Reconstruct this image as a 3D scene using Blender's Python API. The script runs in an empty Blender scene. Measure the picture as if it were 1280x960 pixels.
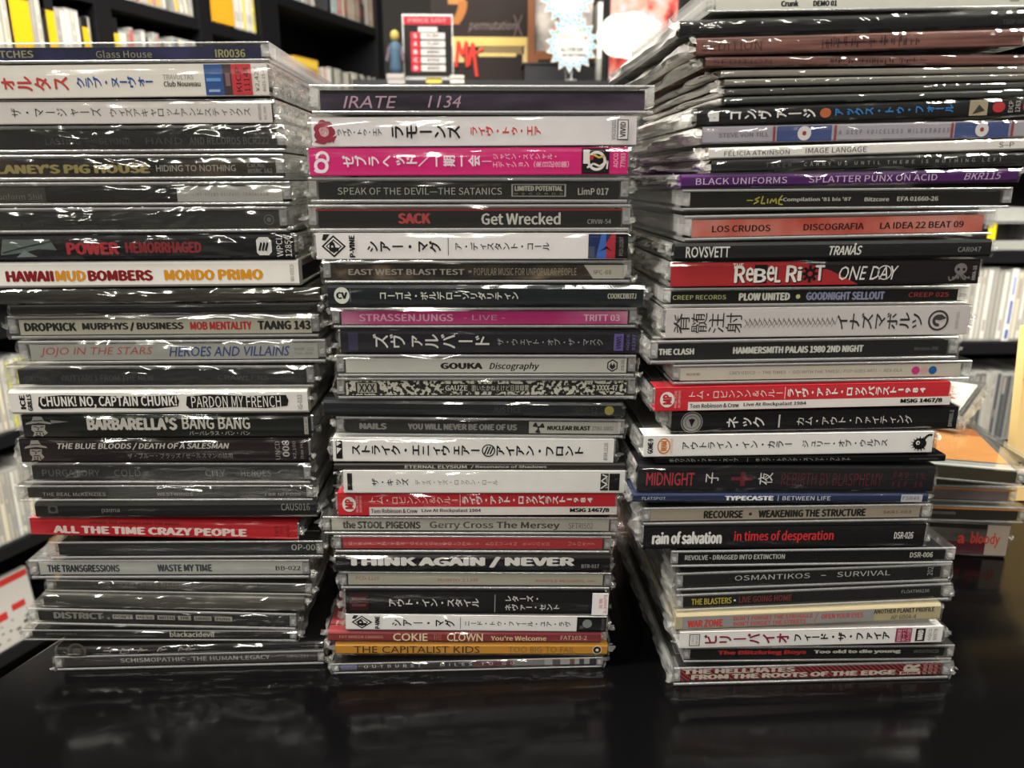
import bpy, bmesh, math, random
from mathutils import Vector, Matrix, noise

# ------------------------------------------------------------------ camera, world, lights, exposure
SC = bpy.context.scene
COL = SC.collection
FPX, VPX, VPY, CAMH = 950.0, 600.0, 225.0, 0.214
# camera axes: world Y (depth) vanishes at pixel (VPX, VPY); no roll
_v = Vector(((VPX - 640) / FPX, (480 - VPY) / FPX, -1)).normalized()
_z = Vector((0, -_v[2], _v[1])).normalized()
_x = _v.cross(_z)
M3 = Matrix((_x, _v, _z))                       # camera vector -> world vector
cam = bpy.data.cameras.new('camera'); camo = bpy.data.objects.new('camera', cam); COL.objects.link(camo)
camo.matrix_world = Matrix.Translation((0, 0, CAMH)) @ M3.to_4x4()
cam.sensor_width = 36; cam.lens = FPX / 1280 * 36
cam.clip_start = 0.01; cam.clip_end = 50
cam.dof.use_dof = True; cam.dof.focus_distance = 0.322; cam.dof.aperture_fstop = 15.0
SC.camera = camo

w = bpy.data.worlds.new('world'); SC.world = w; w.use_nodes = True
w.node_tree.nodes['Background'].inputs[0].default_value = (1.0, 0.95, 0.88, 1)
w.node_tree.nodes['Background'].inputs[1].default_value = 0.22
def area(name, loc, size, energy, target, color=(1, 0.955, 0.88)):
    l = bpy.data.lights.new(name, 'AREA'); l.shape = 'RECTANGLE'; l.size, l.size_y = size; l.energy = energy; l.color = color
    o = bpy.data.objects.new(name, l); COL.objects.link(o); o.location = loc
    o.rotation_euler = (Vector(target) - Vector(loc)).to_track_quat('-Z', 'Y').to_euler()
    return o
area('ceiling_tube_front', (-0.25, -0.95, 1.75), (1.6, 0.10), 14, (0, 0.2, 0.1))
area('ceiling_tube_rear', (0.5, -1.9, 1.85), (1.6, 0.10), 18, (0, 0.3, 0.1))
area('highlight_light_far', (-1.3, -4.6, 1.85), (2.6, 0.14), 62, (0, 0.3, 0.1))  # unseen light added far behind for low-angle highlights on the film
area('ceiling_tube_over', (0.02, 0.42, 1.55), (1.4, 0.10), 56, (0.0, 0.45, 0.0))
area('ceiling_tube_shelves', (-0.42, 1.05, 1.8), (0.12, 1.2), 62, (-0.95, 1.6, 0.3))
area('side_light_left', (-1.15, 0.15, 1.6), (0.12, 1.2), 75, (0.2, 0.4, 0.15))  # unseen side light, added to brighten the right stack's left ends
area('ceiling_tube_right', (1.0, 0.2, 1.6), (0.12, 1.2), 36, (1.0, 1.3, 0.0))
SC.view_settings.view_transform = 'Standard'; SC.view_settings.look = 'None'
SC.view_settings.exposure = -0.28; SC.view_settings.gamma = 1.0
SC.view_settings.use_curve_mapping = False
SC.cycles.transparent_max_bounces = 40
SC.cycles.max_bounces = 8
SC.cycles.caustics_reflective = False; SC.cycles.caustics_refractive = False
SC.cycles.use_denoising = True
SC.cycles.sample_clamp_indirect = 4.0

# ------------------------------------------------------------------ pixel rays (1280x960 frame)
def ray(px, py): return M3 @ Vector(((px - 640) / FPX, (480 - py) / FPX, -1))
CAM = Vector((0, 0, CAMH))
def at_y(px, py, Y): r = ray(px, py); return CAM + r * (Y / r[1])
def at_z(px, py, Z): r = ray(px, py); return CAM + r * ((Z - CAMH) / r[2])

# ------------------------------------------------------------------ materials
def lin(h):
    h = h.lstrip('#'); v = [int(h[i:i + 2], 16) / 255 for i in (0, 2, 4)]
    return [c / 12.92 if c <= .04045 else ((c + .055) / 1.055) ** 2.4 for c in v]
MATS = {}
def nodemat(name):
    m = bpy.data.materials.new(name); m.use_nodes = True
    nt = m.node_tree; nt.nodes.clear()
    out = nt.nodes.new('ShaderNodeOutputMaterial')
    return m, nt, out
def N(nt, t, **k):
    n = nt.nodes.new(t)
    for a, b in k.items():
        if a.startswith('i_'): n.inputs[int(a[2:]) if a[2:].isdigit() else a[2:].replace('_', ' ')].default_value = b
        else: setattr(n, a, b)
    return n
def paper(h, rough=.5, gain=1.1):
    key = ('paper', h, rough)
    if key in MATS: return MATS[key]
    m, nt, out = nodemat('printed_paper_' + h.strip('#'))
    c = lin(h); c = [min(.88, x * gain * (.48 + .52 * min(1, max(c) / .2))) for x in c]
    p = N(nt, 'ShaderNodeBsdfPrincipled'); p.inputs['Roughness'].default_value = rough
    nz = N(nt, 'ShaderNodeTexNoise'); nz.inputs['Scale'].default_value = 180; nz.inputs['Detail'].default_value = 3
    tc = N(nt, 'ShaderNodeTexCoord'); nt.links.new(tc.outputs['Object'], nz.inputs['Vector'])
    mx = N(nt, 'ShaderNodeMix', data_type='RGBA'); mx.inputs[6].default_value = (*[x * .93 for x in c], 1); mx.inputs[7].default_value = (*[min(.9, x * 1.05) for x in c], 1)
    nt.links.new(nz.outputs[0], mx.inputs[0]); nt.links.new(mx.outputs[2], p.inputs['Base Color'])
    p.inputs['Specular IOR Level'].default_value = .15
    nt.links.new(p.outputs[0], out.inputs[0])
    MATS[key] = m; return m
def pattern(name, cols, scale=(300, 300, 300), detail=4, contrast=(.35, .65), kind='noise', rough=.45):
    """printed artwork: a colour ramp over object-space noise (or stripes)"""
    key = ('pat', name)
    if key in MATS: return MATS[key]
    m, nt, out = nodemat('printed_art_' + name)
    p = N(nt, 'ShaderNodeBsdfPrincipled'); p.inputs['Roughness'].default_value = rough; p.inputs['Specular IOR Level'].default_value = .15
    tc = N(nt, 'ShaderNodeTexCoord'); mp = N(nt, 'ShaderNodeMapping'); mp.inputs['Scale'].default_value = scale
    nt.links.new(tc.outputs['Object'], mp.inputs[0])
    if kind == 'wave':
        t = N(nt, 'ShaderNodeTexWave'); t.inputs['Scale'].default_value = 1; t.inputs['Distortion'].default_value = 1.2; t.bands_direction = 'DIAGONAL'
    else:
        t = N(nt, 'ShaderNodeTexNoise'); t.inputs['Scale'].default_value = 1; t.inputs['Detail'].default_value = detail
    nt.links.new(mp.outputs[0], t.inputs['Vector'])
    r = N(nt, 'ShaderNodeValToRGB'); e = r.color_ramp.elements
    n = len(cols)
    while len(e) < n: e.new(.5)
    for i, h in enumerate(cols):
        e[i].position = contrast[0] + (contrast[1] - contrast[0]) * i / max(1, n - 1); c = lin(h); e[i].color = (*[min(.88, x * 1.1 * (.62 + .38 * min(1, max(c) / .2))) for x in c], 1)
    nt.links.new(t.outputs[0], r.inputs[0]); nt.links.new(r.outputs[0], p.inputs['Base Color']); nt.links.new(p.outputs[0], out.inputs[0])
    MATS[key] = m; return m
def plastic(name, tint, haze, hazecol, rough=.04, bump=0, bscale=(200, 200, 200), glossk=1.0, ior=1.5, facets=0):
    """thin clear plastic: see-through, a little milky, glossy"""
    key = ('pl', name)
    if key in MATS: return MATS[key]
    m, nt, out = nodemat(name)
    tr = N(nt, 'ShaderNodeBsdfTransparent'); tr.inputs[0].default_value = (*tint, 1)
    df = N(nt, 'ShaderNodeBsdfDiffuse'); df.inputs[0].default_value = (*hazecol, 1)
    gl = N(nt, 'ShaderNodeBsdfGlossy'); gl.inputs['Roughness'].default_value = rough; gl.inputs[0].default_value = (glossk, glossk, glossk * .97, 1)
    fr = N(nt, 'ShaderNodeFresnel'); fr.inputs[0].default_value = ior
    m1 = N(nt, 'ShaderNodeMixShader'); m1.inputs[0].default_value = haze
    m2 = N(nt, 'ShaderNodeMixShader')
    nt.links.new(tr.outputs[0], m1.inputs[1]); nt.links.new(df.outputs[0], m1.inputs[2])
    ge = N(nt, 'ShaderNodeNewGeometry'); sb = N(nt, 'ShaderNodeMath', operation='SUBTRACT'); sb.inputs[0].default_value = 1.0; nt.links.new(ge.outputs['Backfacing'], sb.inputs[1])
    mu = N(nt, 'ShaderNodeMath', operation='MULTIPLY'); nt.links.new(fr.outputs[0], mu.inputs[0]); nt.links.new(sb.outputs[0], mu.inputs[1])
    nt.links.new(mu.outputs[0], m2.inputs[0]); nt.links.new(m1.outputs[0], m2.inputs[1]); nt.links.new(gl.outputs[0], m2.inputs[2])
    if bump:
        tc = N(nt, 'ShaderNodeTexCoord'); mp = N(nt, 'ShaderNodeMapping'); mp.inputs['Scale'].default_value = bscale
        nt.links.new(tc.outputs['Object'], mp.inputs[0])
        oi = N(nt, 'ShaderNodeObjectInfo'); ml = N(nt, 'ShaderNodeMath', operation='MULTIPLY'); ml.inputs[1].default_value = 37.0
        nt.links.new(oi.outputs['Random'], ml.inputs[0])
        nz = N(nt, 'ShaderNodeTexNoise', noise_dimensions='4D'); nz.inputs['Scale'].default_value = 1; nz.inputs['Detail'].default_value = 2; nz.inputs['Distortion'].default_value = .6
        nt.links.new(mp.outputs[0], nz.inputs['Vector']); nt.links.new(ml.outputs[0], nz.inputs['W'])
        bp = N(nt, 'ShaderNodeBump'); bp.inputs['Strength'].default_value = 1; bp.inputs['Distance'].default_value = bump
        nt.links.new(nz.outputs[0], bp.inputs['Height']); nt.links.new(bp.outputs[0], gl.inputs['Normal']); nt.links.new(bp.outputs[0], fr.inputs['Normal'])
    nt.links.new(m2.outputs[0], out.inputs[0])
    MATS[key] = m; return m
CLEAR = plastic('clear_polystyrene', (.985, .99, .98), .006, (.8, .82, .78), .05)
EDGE = plastic('clear_polystyrene_edge', (.94, .94, .93), .24, (.88, .87, .86), .16, ior=1.7)  # white haze imitates the light gathered in clear plastic edges
FILM = plastic('shrink_film', (.98, .98, .98), .006, (.85, .85, .83), .07, bump=.0006, bscale=(30, 90, 110), ior=1.65)
FILM2 = plastic('wrinkled_shrink_film', (.97, .97, .97), .012, (.85, .85, .83), .09, bump=.0026, bscale=(42, 90, 80), ior=1.9)
CRINK = plastic('crumpled_film', (.95, .95, .93), .15, (.88, .88, .84), .10, bump=.0012, bscale=(420, 260, 420), ior=1.9)
BAG = plastic('cloudy_bag_film', (.93, .92, .88), .68, (.98, .96, .91), .14, bump=.0010, bscale=(200, 50, 240), ior=1.7)
TRAYD = paper('#202022', .35)
TRAYC = plastic('clear_tray', (.85, .86, .84), .35, (.7, .71, .68), .1)

# ------------------------------------------------------------------ mesh helpers
class MB:
    def __init__(s): s.v = []; s.f = []; s.mi = []; s.mats = []
    def slot(s, m):
        if m not in s.mats: s.mats.append(m)
        return s.mats.index(m)
    def face(s, pts, m):
        b = len(s.v); s.v += [tuple(p) for p in pts]; s.f.append(tuple(range(b, b + len(pts)))); s.mi.append(s.slot(m))
    def mesh(s, vs, fs, m):
        b = len(s.v); s.v += [tuple(p) for p in vs]; k = s.slot(m)
        for f in fs: s.f.append(tuple(i + b for i in f)); s.mi.append(k)
    def box(s, x0, x1, y0, y1, z0, z1, m, edge=None, T=None):
        vs = [(x, y, z) for z in (z0, z1) for y in (y0, y1) for x in (x0, x1)]
        if T is not None: vs = [T @ Vector(p) for p in vs]
        fs = [(0, 2, 3, 1), (4, 5, 7, 6), (0, 1, 5, 4), (2, 6, 7, 3), (0, 4, 6, 2), (1, 3, 7, 5)]
        b = len(s.v); s.v += [tuple(p) for p in vs]
        for i, f in enumerate(fs):
            s.f.append(tuple(k + b for k in f)); s.mi.append(s.slot(edge if (edge is not None and i >= 2) else m))
    def rbox(s, x0, x1, y0, y1, z0, z1, m, c):
        """box with its four front/back horizontal edges chamfered by c (a folded-card profile along x)"""
        pr = [(y0, z0 + c), (y0 + c * .4, z0 + c * .35), (y0 + c, z0), (y1 - c, z0), (y1, z0 + c), (y1, z1 - c), (y1 - c, z1), (y0 + c, z1), (y0 + c * .4, z1 - c * .35), (y0, z1 - c)]
        n = len(pr)
        vs = [(x0, y, z) for y, z in pr] + [(x1, y, z) for y, z in pr]
        fs = [tuple((i, (i + 1) % n, (i + 1) % n + n, i + n))[::-1] for i in range(n)] + [tuple(range(n)), tuple(range(2 * n - 1, n - 1, -1))]
        s.mesh(vs, fs, m)
    def plate(s, x0, x1, y0, y1, z0, z1, m, edge):
        """sheet of plastic whose front edge is rounded"""
        zm, hz = (z0 + z1) / 2, (z1 - z0) / 2; r = hz * .9
        pr = [(y0 + r - r * math.cos(a), zm - hz * math.sin(-a)) for a in (-1.5, -1.0, -.5, 0, .5, 1.0, 1.5)]
        pr = [(y, zm + hz * math.sin(a)) for (y, _), a in zip(pr, (-1.5708, -1.0, -.5, 0, .5, 1.0, 1.5708))]
        n = len(pr); a = [(x0, y, z) for y, z in pr] + [(x0, y1, z1), (x0, y1, z0)]; b = [(x1, y, z) for y, z in pr] + [(x1, y1, z1), (x1, y1, z0)]
        q = len(a)
        s.mesh(a + b, [(i + q, i, i + 1, i + 1 + q)[::-1] for i in range(n - 1)] + [(n, n + q, n + 1 + q, n + 1), tuple(range(q)), tuple(range(2 * q - 1, q - 1, -1))], edge)
        s.mesh([a[n - 1], b[n - 1], b[n], a[n]], [(0, 1, 2, 3)], m); s.mesh([a[0], a[n + 1], b[n + 1], b[0]], [(0, 1, 2, 3)], m)
    def tube(s, p, q, r, m, n=10):
        p, q = Vector(p), Vector(q); d = (q - p); a = d.to_track_quat('Z', 'Y').to_matrix()
        vs = []
        for e in (p, q):
            for i in range(n):
                t = 2 * math.pi * i / n; vs.append(e + a @ Vector((r * math.cos(t), r * math.sin(t), 0)))
        s.mesh(vs, [(i, (i + 1) % n, (i + 1) % n + n, i + n) for i in range(n)] + [tuple(range(n))[::-1], tuple(range(n, 2 * n))], m)
    def build(s, name, parent=None, smooth=False):
        me = bpy.data.meshes.new(name); me.from_pydata(s.v, [], s.f)
        for m in s.mats: me.materials.append(m)
        me.polygons.foreach_set('material_index', s.mi)
        if smooth: me.polygons.foreach_set('use_smooth', [True] * len(s.f))
        me.update()
        o = bpy.data.objects.new(name, me); COL.objects.link(o)
        if parent is not None: o.parent = parent
        return o
def tag(o, label=None, cat=None, group=None, kind=None):
    if label: o['label'] = label
    if cat: o['category'] = cat
    if group: o['group'] = group
    if kind: o['kind'] = kind
    return o
def empty(name, loc=(0, 0, 0), rot=(0, 0, 0)):
    o = bpy.data.objects.new(name, None); COL.objects.link(o); o.location = loc; o.rotation_euler = rot; o.empty_display_size = .02
    return o

# lettering --------------------------------------------------------
_tc = bpy.data.curves.new('lettering', 'FONT')
try:                                            # Blender's own bundled sans; the built-in face stays as fallback
    import os
    SANS = bpy.data.fonts.load(os.path.join(bpy.utils.system_resource('DATAFILES'), 'fonts', 'Noto Sans CJK Regular.woff2'))
except Exception:
    SANS = None
HAND = _tc.font
_to = bpy.data.objects.new('lettering', _tc); _tc.resolution_u = 2
_cache = {}
def raw_text(body, bold=0, shear=0, sp=1, hand=False):
    k = (body, bold, shear, sp, hand)
    if k not in _cache:
        f = HAND if (hand or SANS is None) else SANS
        if f is not None and _tc.font != f: _tc.font = f
        _tc.body = body; _tc.offset = min(0.0, bold); _tc.shear = shear; _tc.space_character = sp
        m = _to.to_mesh()
        V = [(v.co.x, v.co.y, 0) for v in m.vertices]; F = [tuple(p.vertices) for p in m.polygons]
        _to.to_mesh_clear()
        if bold > 0:                            # heavier strokes: the same letters struck several times, slightly apart
            V0, F0 = V, F; V, F = [], []
            for k_, (dx, dy) in enumerate(((-bold, 0), (bold, 0), (0, bold * .6), (0, -bold * .6)) + (((0, 0),) if bold > .02 else ())):
                b = len(V); V += [(x + dx, y + dy, k_) for x, y, _ in V0]; F += [tuple(i + b for i in f) for f in F0]
        _cache[k] = (V, F)
    return _cache[k]
def text2d(body, fl=''):
    """-> points in the unit box. b bold, B heavier, i italic, s spaced, V vertical Japanese laid on its side, R whole line turned upward"""
    body = body.replace('’', "'"); big = 'V' in fl or 'h' in fl or any(ord(c) > 0x2E00 for c in body)
    if big and 'V' not in fl: fl += 'h'
    bold = (.042 if 'V' in fl else .032 if big else .028) if 'B' in fl else ((.018 if big else .012) if 'b' in fl else (-.006 if 't' in fl else 0))
    sh = .25 if 'i' in fl else 0; sp = 1.35 if 's' in fl else 1
    if 'V' in fl:
        V, F = [], []
        for i, ch in enumerate(body):
            if ch == ' ': continue
            vs, fs = raw_text(ch, bold, hand=True)
            if not vs: continue
            b = len(V); adv = .5
            if ch in 'ー（）()／': q = [(x - .5, y - .36, l) for x, y, l in vs]
            elif ord(ch) < 256:
                w = max(p[0] for p in vs); q = [(-(y - .36), x - w / 2, l) for x, y, l in vs]
            else: q = [(-(y - .36), x - .5, l) for x, y, l in vs]
            V += [(x + i, y, l) for x, y, l in q]; F += [tuple(k + b for k in f) for f in fs]
    else:
        V, F = raw_text(body, bold, sh, sp, 'h' in fl)
        if 'R' in fl: V = [(-y, x, l) for x, y, l in V]
    if not V: return [], []
    x0 = min(p[0] for p in V); x1 = max(p[0] for p in V); y0 = min(p[1] for p in V); y1 = max(p[1] for p in V)
    if body in ('-', '|', '•', '/', 'ー'): pass
    return [((x - x0) / max(1e-6, x1 - x0), (y - y0) / max(1e-6, y1 - y0), l * 5e-6) for x, y, l in V], F

class Spine:
    """printed front of one CD: converts photo columns / label-height fractions into case millimetres and adds flat printed shapes"""
    def __init__(s, mb, xl, xr, W, y, z0, z1):
        s.mb, s.xl, s.xr, s.W, s.y, s.z0, s.z1, s.lv = mb, xl, xr, W, y, z0, z1, 1
    def X(s, px): return (px - s.xl) / (s.xr - s.xl) * s.W - s.W / 2
    def Z(s, v): return s.z0 + (s.z1 - s.z0) * v
    def Y(s, up=False):
        if up: s.lv += 1
        return s.y - 2.2e-5 * s.lv
    def text(s, body, x0, x1, v0, v1, col, fl=''):
        P, F = text2d(body, fl)
        y = s.y - 2.2e-5 * (s.lv + 1)
        s.mb.mesh([(s.X(x0 + (x1 - x0) * a), y - l, s.Z(v0 + (v1 - v0) * b)) for a, b, l in P], F, paper(col))
    def rect(s, x0, x1, v0, v1, col, m=None):
        y = s.Y(True); s.mb.face([(s.X(x0), y, s.Z(v0)), (s.X(x1), y, s.Z(v0)), (s.X(x1), y, s.Z(v1)), (s.X(x0), y, s.Z(v1))], m or paper(col))
    def poly(s, pts, col):
        y = s.Y(True); s.mb.face([(s.X(a), y, s.Z(b)) for a, b in pts], paper(col))
    def disc(s, cx, cv, rx, col, rv=None, n=20, inner=0, a0=0, a1=2 * math.pi):
        """rx in photo pixels; round in millimetres unless rv is given"""
        y = s.Y(True); k = s.W / (s.xr - s.xl); r = rx * k; rz = r if rv is None else rv * (s.z1 - s.z0)
        c = (s.X(cx), s.Z(cv)); full = abs(a1 - a0) > 6.28
        ang = [a0 + (a1 - a0) * i / n for i in range(n + 1)]
        if full: ang = ang[:-1]
        o = [(c[0] + r * math.cos(t), y, c[1] + rz * math.sin(t)) for t in ang]
        if inner:
            q = [(c[0] + r * inner * math.cos(t), y, c[1] + rz * inner * math.sin(t)) for t in ang]; m = len(ang)
            fs = [(i, (i + 1) % m, (i + 1) % m + m, i + m) for i in range(m if full else m - 1)]
            s.mb.mesh(o + q, fs, paper(col))
        elif full: s.mb.face(o, paper(col))
        else: s.mb.face([(c[0], y, c[1])] + o, paper(col))
    def line(s, pts, wpx, col):
        """hand-drawn stroke through (px, v) points"""
        y = s.Y(True); h = wpx * s.W / (s.xr - s.xl) / 2
        q = [(s.X(a), s.Z(b)) for a, b in pts]
        for (ax, az), (bx, bz) in zip(q, q[1:]):
            L = math.hypot(bx - ax, bz - az) or 1e-6; nx, nz = -(bz - az) / L * h, (bx - ax) / L * h
            s.mb.face([(ax + nx, y, az + nz), (ax - nx, y, az - nz), (bx - nx, y, bz - nz), (bx + nx, y, bz + nz)], paper(col))

# film -------------------------------------------------------------
def film_mesh(W, D, T, rnd, bulge, fr=.0007, loose=.0003, fm=None, cm=None):
    """shrink film around a case: front face with soft wrinkles, crumpled gathers down both ends"""
    mb = MB(); fm = fm or FILM; cm = cm or CRINK
    hx = W / 2 + .0004; zb, zt = -.0001, T + .0001; se = rnd.random() * 100
    def grid(P, nu, nv, m):
        vs = [P(i / nu, j / nv) for j in range(nv + 1) for i in range(nu + 1)]
        fs = [(j * (nu + 1) + i, j * (nu + 1) + i + 1, (j + 1) * (nu + 1) + i + 1, (j + 1) * (nu + 1) + i) for j in range(nv) for i in range(nu)]
        mb.mesh(vs, fs, m)
    def front(u, v):
        x = -hx + 2 * hx * u; z = zb + (zt - zb) * v
        e = math.sin(math.pi * v) ** .6
        n = noise.noise(Vector((x * 22, z * 90, se))) + .4 * noise.noise(Vector((x * 60, z * 160, se + 9)))
        y = -fr * e + loose * n * e
        return (x, min(y, -.0005 * e + .0002), z)
    grid(front, 56, 6, fm)
    for sgn in (-1, 1):
        b = bulge[0] if sgn < 0 else bulge[1]
        def side(u, v, sgn=sgn, b=b):
            y = D * u; z = zb + (zt - zb) * v
            e = math.sin(math.pi * v) ** .5
            n = noise.noise(Vector((y * (24 if cm is BAG else 70), z * (420 if cm is BAG else 330), se + sgn * 7))); n2 = noise.noise(Vector((y * (60 if cm is BAG else 240), z * 700, se - sgn * 3)))
            x = .0002 + e * b * (.45 + .75 * n + (.15 if cm is BAG else .45) * n2)
            if u < .03: x *= .55
            return (sgn * (hx + max(0.0, x)), y + (n2 * .001 if 0 < u < 1 else 0), z)
        grid(side if sgn > 0 else (lambda u, v: side(1 - u, v)), 34, 6, cm)
    mb.face([(-hx, 0, zt), (hx, 0, zt), (hx, D, zt), (-hx, D, zt)], FILM)
    mb.face([(-hx, 0, zb), (-hx, D, zb), (hx, D, zb), (hx, 0, zb)], FILM)
    # torn and pinched bits of film at the front corners
    for sgn in (-1, 1):
        b = bulge[0] if sgn < 0 else bulge[1]
        for k in range(rnd.choice((1, 2, 2, 3))):
            w_ = rnd.uniform(.0008, .0026); L_ = rnd.uniform(.4, 1.0) * min(b, .0045) + .0006; z0 = T * rnd.uniform(.08, .7); z1 = min(T, z0 + w_); y0 = rnd.uniform(-.0008, .004)
            m1 = (sgn * (hx + L_ * .55), y0 - rnd.uniform(-.0006, .0012), z0 + rnd.uniform(-.0008, .0006)); m2 = (sgn * (hx + L_ * .5), y0 + rnd.uniform(0, .001), z1 + rnd.uniform(-.0006, .0008))
            e1 = (sgn * (hx + L_ * 1.0), y0 + rnd.uniform(-.001, .001), (z0 + z1) / 2 + rnd.uniform(-.0012, .0012)); e2 = (sgn * (hx + L_ * .9), y0 + rnd.uniform(-.0005, .0015), z1 + rnd.uniform(-.001, .0012))
            r1, r2 = (sgn * (hx - .0002), y0, z0), (sgn * (hx - .0002), y0 + .0006, z1)
            for tri in ((r1, m1, r2), (m1, m2, r2), (m1, e1, m2), (e1, e2, m2)): mb.face(tri, cm)
    return mb

# one CD -----------------------------------------------------------
BOOK = ['#b9b2a6', '#3a3a3c', '#8a8178', '#c8c4bc', '#55504c', '#2c2e35']
def make_cd(name, kind, W, D, T, px, base, art, film, rnd, tray='d', side=None, bulge=None, cover=()):
    """kind J jewel case, O jewel case under a paper strip, D card digipak, S card sleeve. Origin: middle of the lower front edge."""
    root = empty(name)
    xl, xr = px; h = W / 2
    bm = base if not isinstance(base, str) else paper(base)
    if kind in 'JO':
        t = min(.0013, T * .14); fr = .0002
        lid = MB()
        lid.plate(-h, h, fr, D, T - t, T, CLEAR, EDGE)
        for sg in (-1, 1):
            a, b = sorted((sg * h, sg * (h - .0011)))
            lid.box(a, b, .012, D, T * .3, T - t, CLEAR, EDGE)
            a, b = sorted((sg * h, sg * (h - .0028)))
            lid.box(a, b, fr, .0105, T * .26, T - t, CLEAR, EDGE)       # hinge arm
            a, b = sorted((sg * (h - .0008), sg * (h - .0021)))
            lid.box(a, b, fr - .0001, fr + .002, T * .40, T * .55, EDGE)
        lid.box(-h, h, D - .0011, D, T * .3, T - t, CLEAR, EDGE)
        lid.build('lid', root)
        ba = MB()
        ba.plate(-h + .0004, h - .0004, fr, D - .001, 0, t, CLEAR, EDGE)
        if kind == 'J': ba.box(-h + .0031, h - .0031, fr + .0003, fr + .0011, t, T - t - .0004, CLEAR)
        for sg in (-1, 1):
            a, b = sorted((sg * (h - .0013), sg * (h - .0022)))
            ba.box(a, b, .011, D - .003, t, T * .62, CLEAR, EDGE)
        ba.build('base', root)
        tr = MB(); tm = TRAYD if tray == 'd' else TRAYC
        tr.box(-h + .0032, h - .0032, .0035, D - .004, t + .0004, T * .58, tm)
        tr.box(-h + .0036, h - .0036, .0035, .012, T * .58, T * .8, tm)
        tr.build('disc_tray', root)
        bk = MB(); bk.box(-h + .004, h - .004, .013, D - .004, T * .80, T - t - .0003, paper(side or rnd.choice(BOOK)), paper('#c9c4ba'))
        kx, ky, kz = (-h + .004, W - .008), (.013, D - .017), T - t - .0003
        for n_, it in enumerate(cover):
            if isinstance(it[0], str):
                P, Fc = text2d(it[0], 'b'); bk.mesh([(kx[0] + kx[1] * (it[1] + (it[2] - it[1]) * a), ky[0] + ky[1] * (it[3] + (it[4] - it[3]) * b), kz + 3e-5 * (n_ + 1) + l) for a, b, l in P], Fc, paper(it[5]))
            else: bk.face([(kx[0] + kx[1] * a, ky[0] + ky[1] * b, kz + 3e-5 * (n_ + 1)) for a, b in it[0]], paper(it[1]))
        bk.build('booklet', root)
    if kind == 'J':
        card = MB(); z0, z1 = t + .0002, T - t - .0005; yf = fr + .0016
        card.box(-h + .0033, h - .0033, yf, yf + .0002, z0, z1, bm)
        sp = Spine(card, xl, xr, W, yf, z0, z1); art(sp); card.build('spine_card', root)
    elif kind == 'O':
        card = MB(); x0, x1 = -h + .0008, h - .0008
        th = .00025
        card.box(x0, x1, -.0002, .00005, .0001, T - .0001, bm)
        card.box(x0, x1, -.0002, .010, T - .0002, T, bm); card.box(x0, x1, -.0002, .010, 0, .0002, bm)
        sp = Spine(card, xl, xr, W, -.0002, .0001, T - .0001); art(sp); card.build('paper_strip', root)
    else:
        c = min(.0011, T * .2) if kind == 'D' else min(.0006, T * .25)
        cov = MB()
        if kind == 'D':
            cov.rbox(-h, h, 0, .006, 0, T, bm, c)
            cov.box(-h, h, .0058, D, 0, .0007, bm); cov.box(-h, h, .0058, D, T - .0007, T, bm)
        else:
            cov.rbox(-h, h, 0, .004, 0, T, bm, c); sd = paper(side or '#c4bcac')
            cov.box(-h, h, .0038, D, .0001, T - .0001, bm, sd)
        sp = Spine(cov, xl, xr, W, 0, T * .04, T * .96); art(sp); cov.build('card_cover', root)
        if kind == 'D':
            tr = MB(); tr.box(-h + .0012, h - .0012, .0062, D - .001, .0009, T * .62, TRAYC if tray == 'c' else TRAYD)
            tr.box(-h + .0006, h - .0006, .0062, D - .0006, T * .68, T - .0009, paper(side or '#bdb6a8')); tr.build('disc_tray', root)
    if film:
        b = bulge or (rnd.uniform(.0015, .0035), rnd.uniform(.0015, .0035))
        film_mesh(W, D, T, rnd, b, fr=.0009 if kind != 'J' else .0006, loose=.0006 if film == 2 else .00014, fm=FILM2 if film >= 2 else FILM, cm=BAG if film == 3 else CRINK).build('shrink_film', root)
    return root

# ------------------------------------------------------------------ what is printed on the spines
SPECK = pattern('speckle', ['#1c1b1a', '#1c1b1a', '#c9c5b8', '#d4d0c4'], (700, 700, 700), 6, (.47, .53))
BROWN = pattern('brown_blur', ['#241d1a', '#4a3c31', '#8f7a60'], (70, 70, 150), 3, (.4, .75))
HOUSE = pattern('brown_to_black', ['#1f1c1b', '#41352c', '#5a493a'], (45, 45, 60), 3, (.4, .7))
WOOD = pattern('reddish_grain', ['#4b322d', '#7a5149', '#8f6a5e'], (25, 200, 500), 5, (.3, .75), rough=.8)
PINK = pattern('pink_fade', ['#b8246f', '#c24a86', '#d9a5bd'], (22, 22, 22), 1, (.42, .62))
STRIPE = pattern('red_black_rays', ['#a82a2e', '#9c282c', '#3a2624', '#2e2424'], (260, 260, 330), 0, (.45, .55), 'wave')
PURPLE = pattern('purple_smear', ['#2c2433', '#44384c', '#56475a'], (30, 30, 120), 3, (.35, .7))
NAVY = pattern('navy_specks', ['#20203c', '#26264a', '#30305a'], (60, 60, 60), 3)
SALMON = pattern('salmon_wash', ['#b9493f', '#c96e62', '#d08a80'], (40, 40, 40), 3, (.35, .65))
STEEL = pattern('grey_smear', ['#3c3b37', '#55544e', '#7b7972'], (20, 60, 200), 4, (.35, .7))
OLIVE = pattern('olive_smear', ['#26251f', '#3b3930', '#55513f'], (14, 60, 240), 3, (.35, .75))
DIM = pattern('dim_grey', ['#2c2b2a', '#343331', '#42403e'], (30, 60, 90), 3, (.35, .7))

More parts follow.
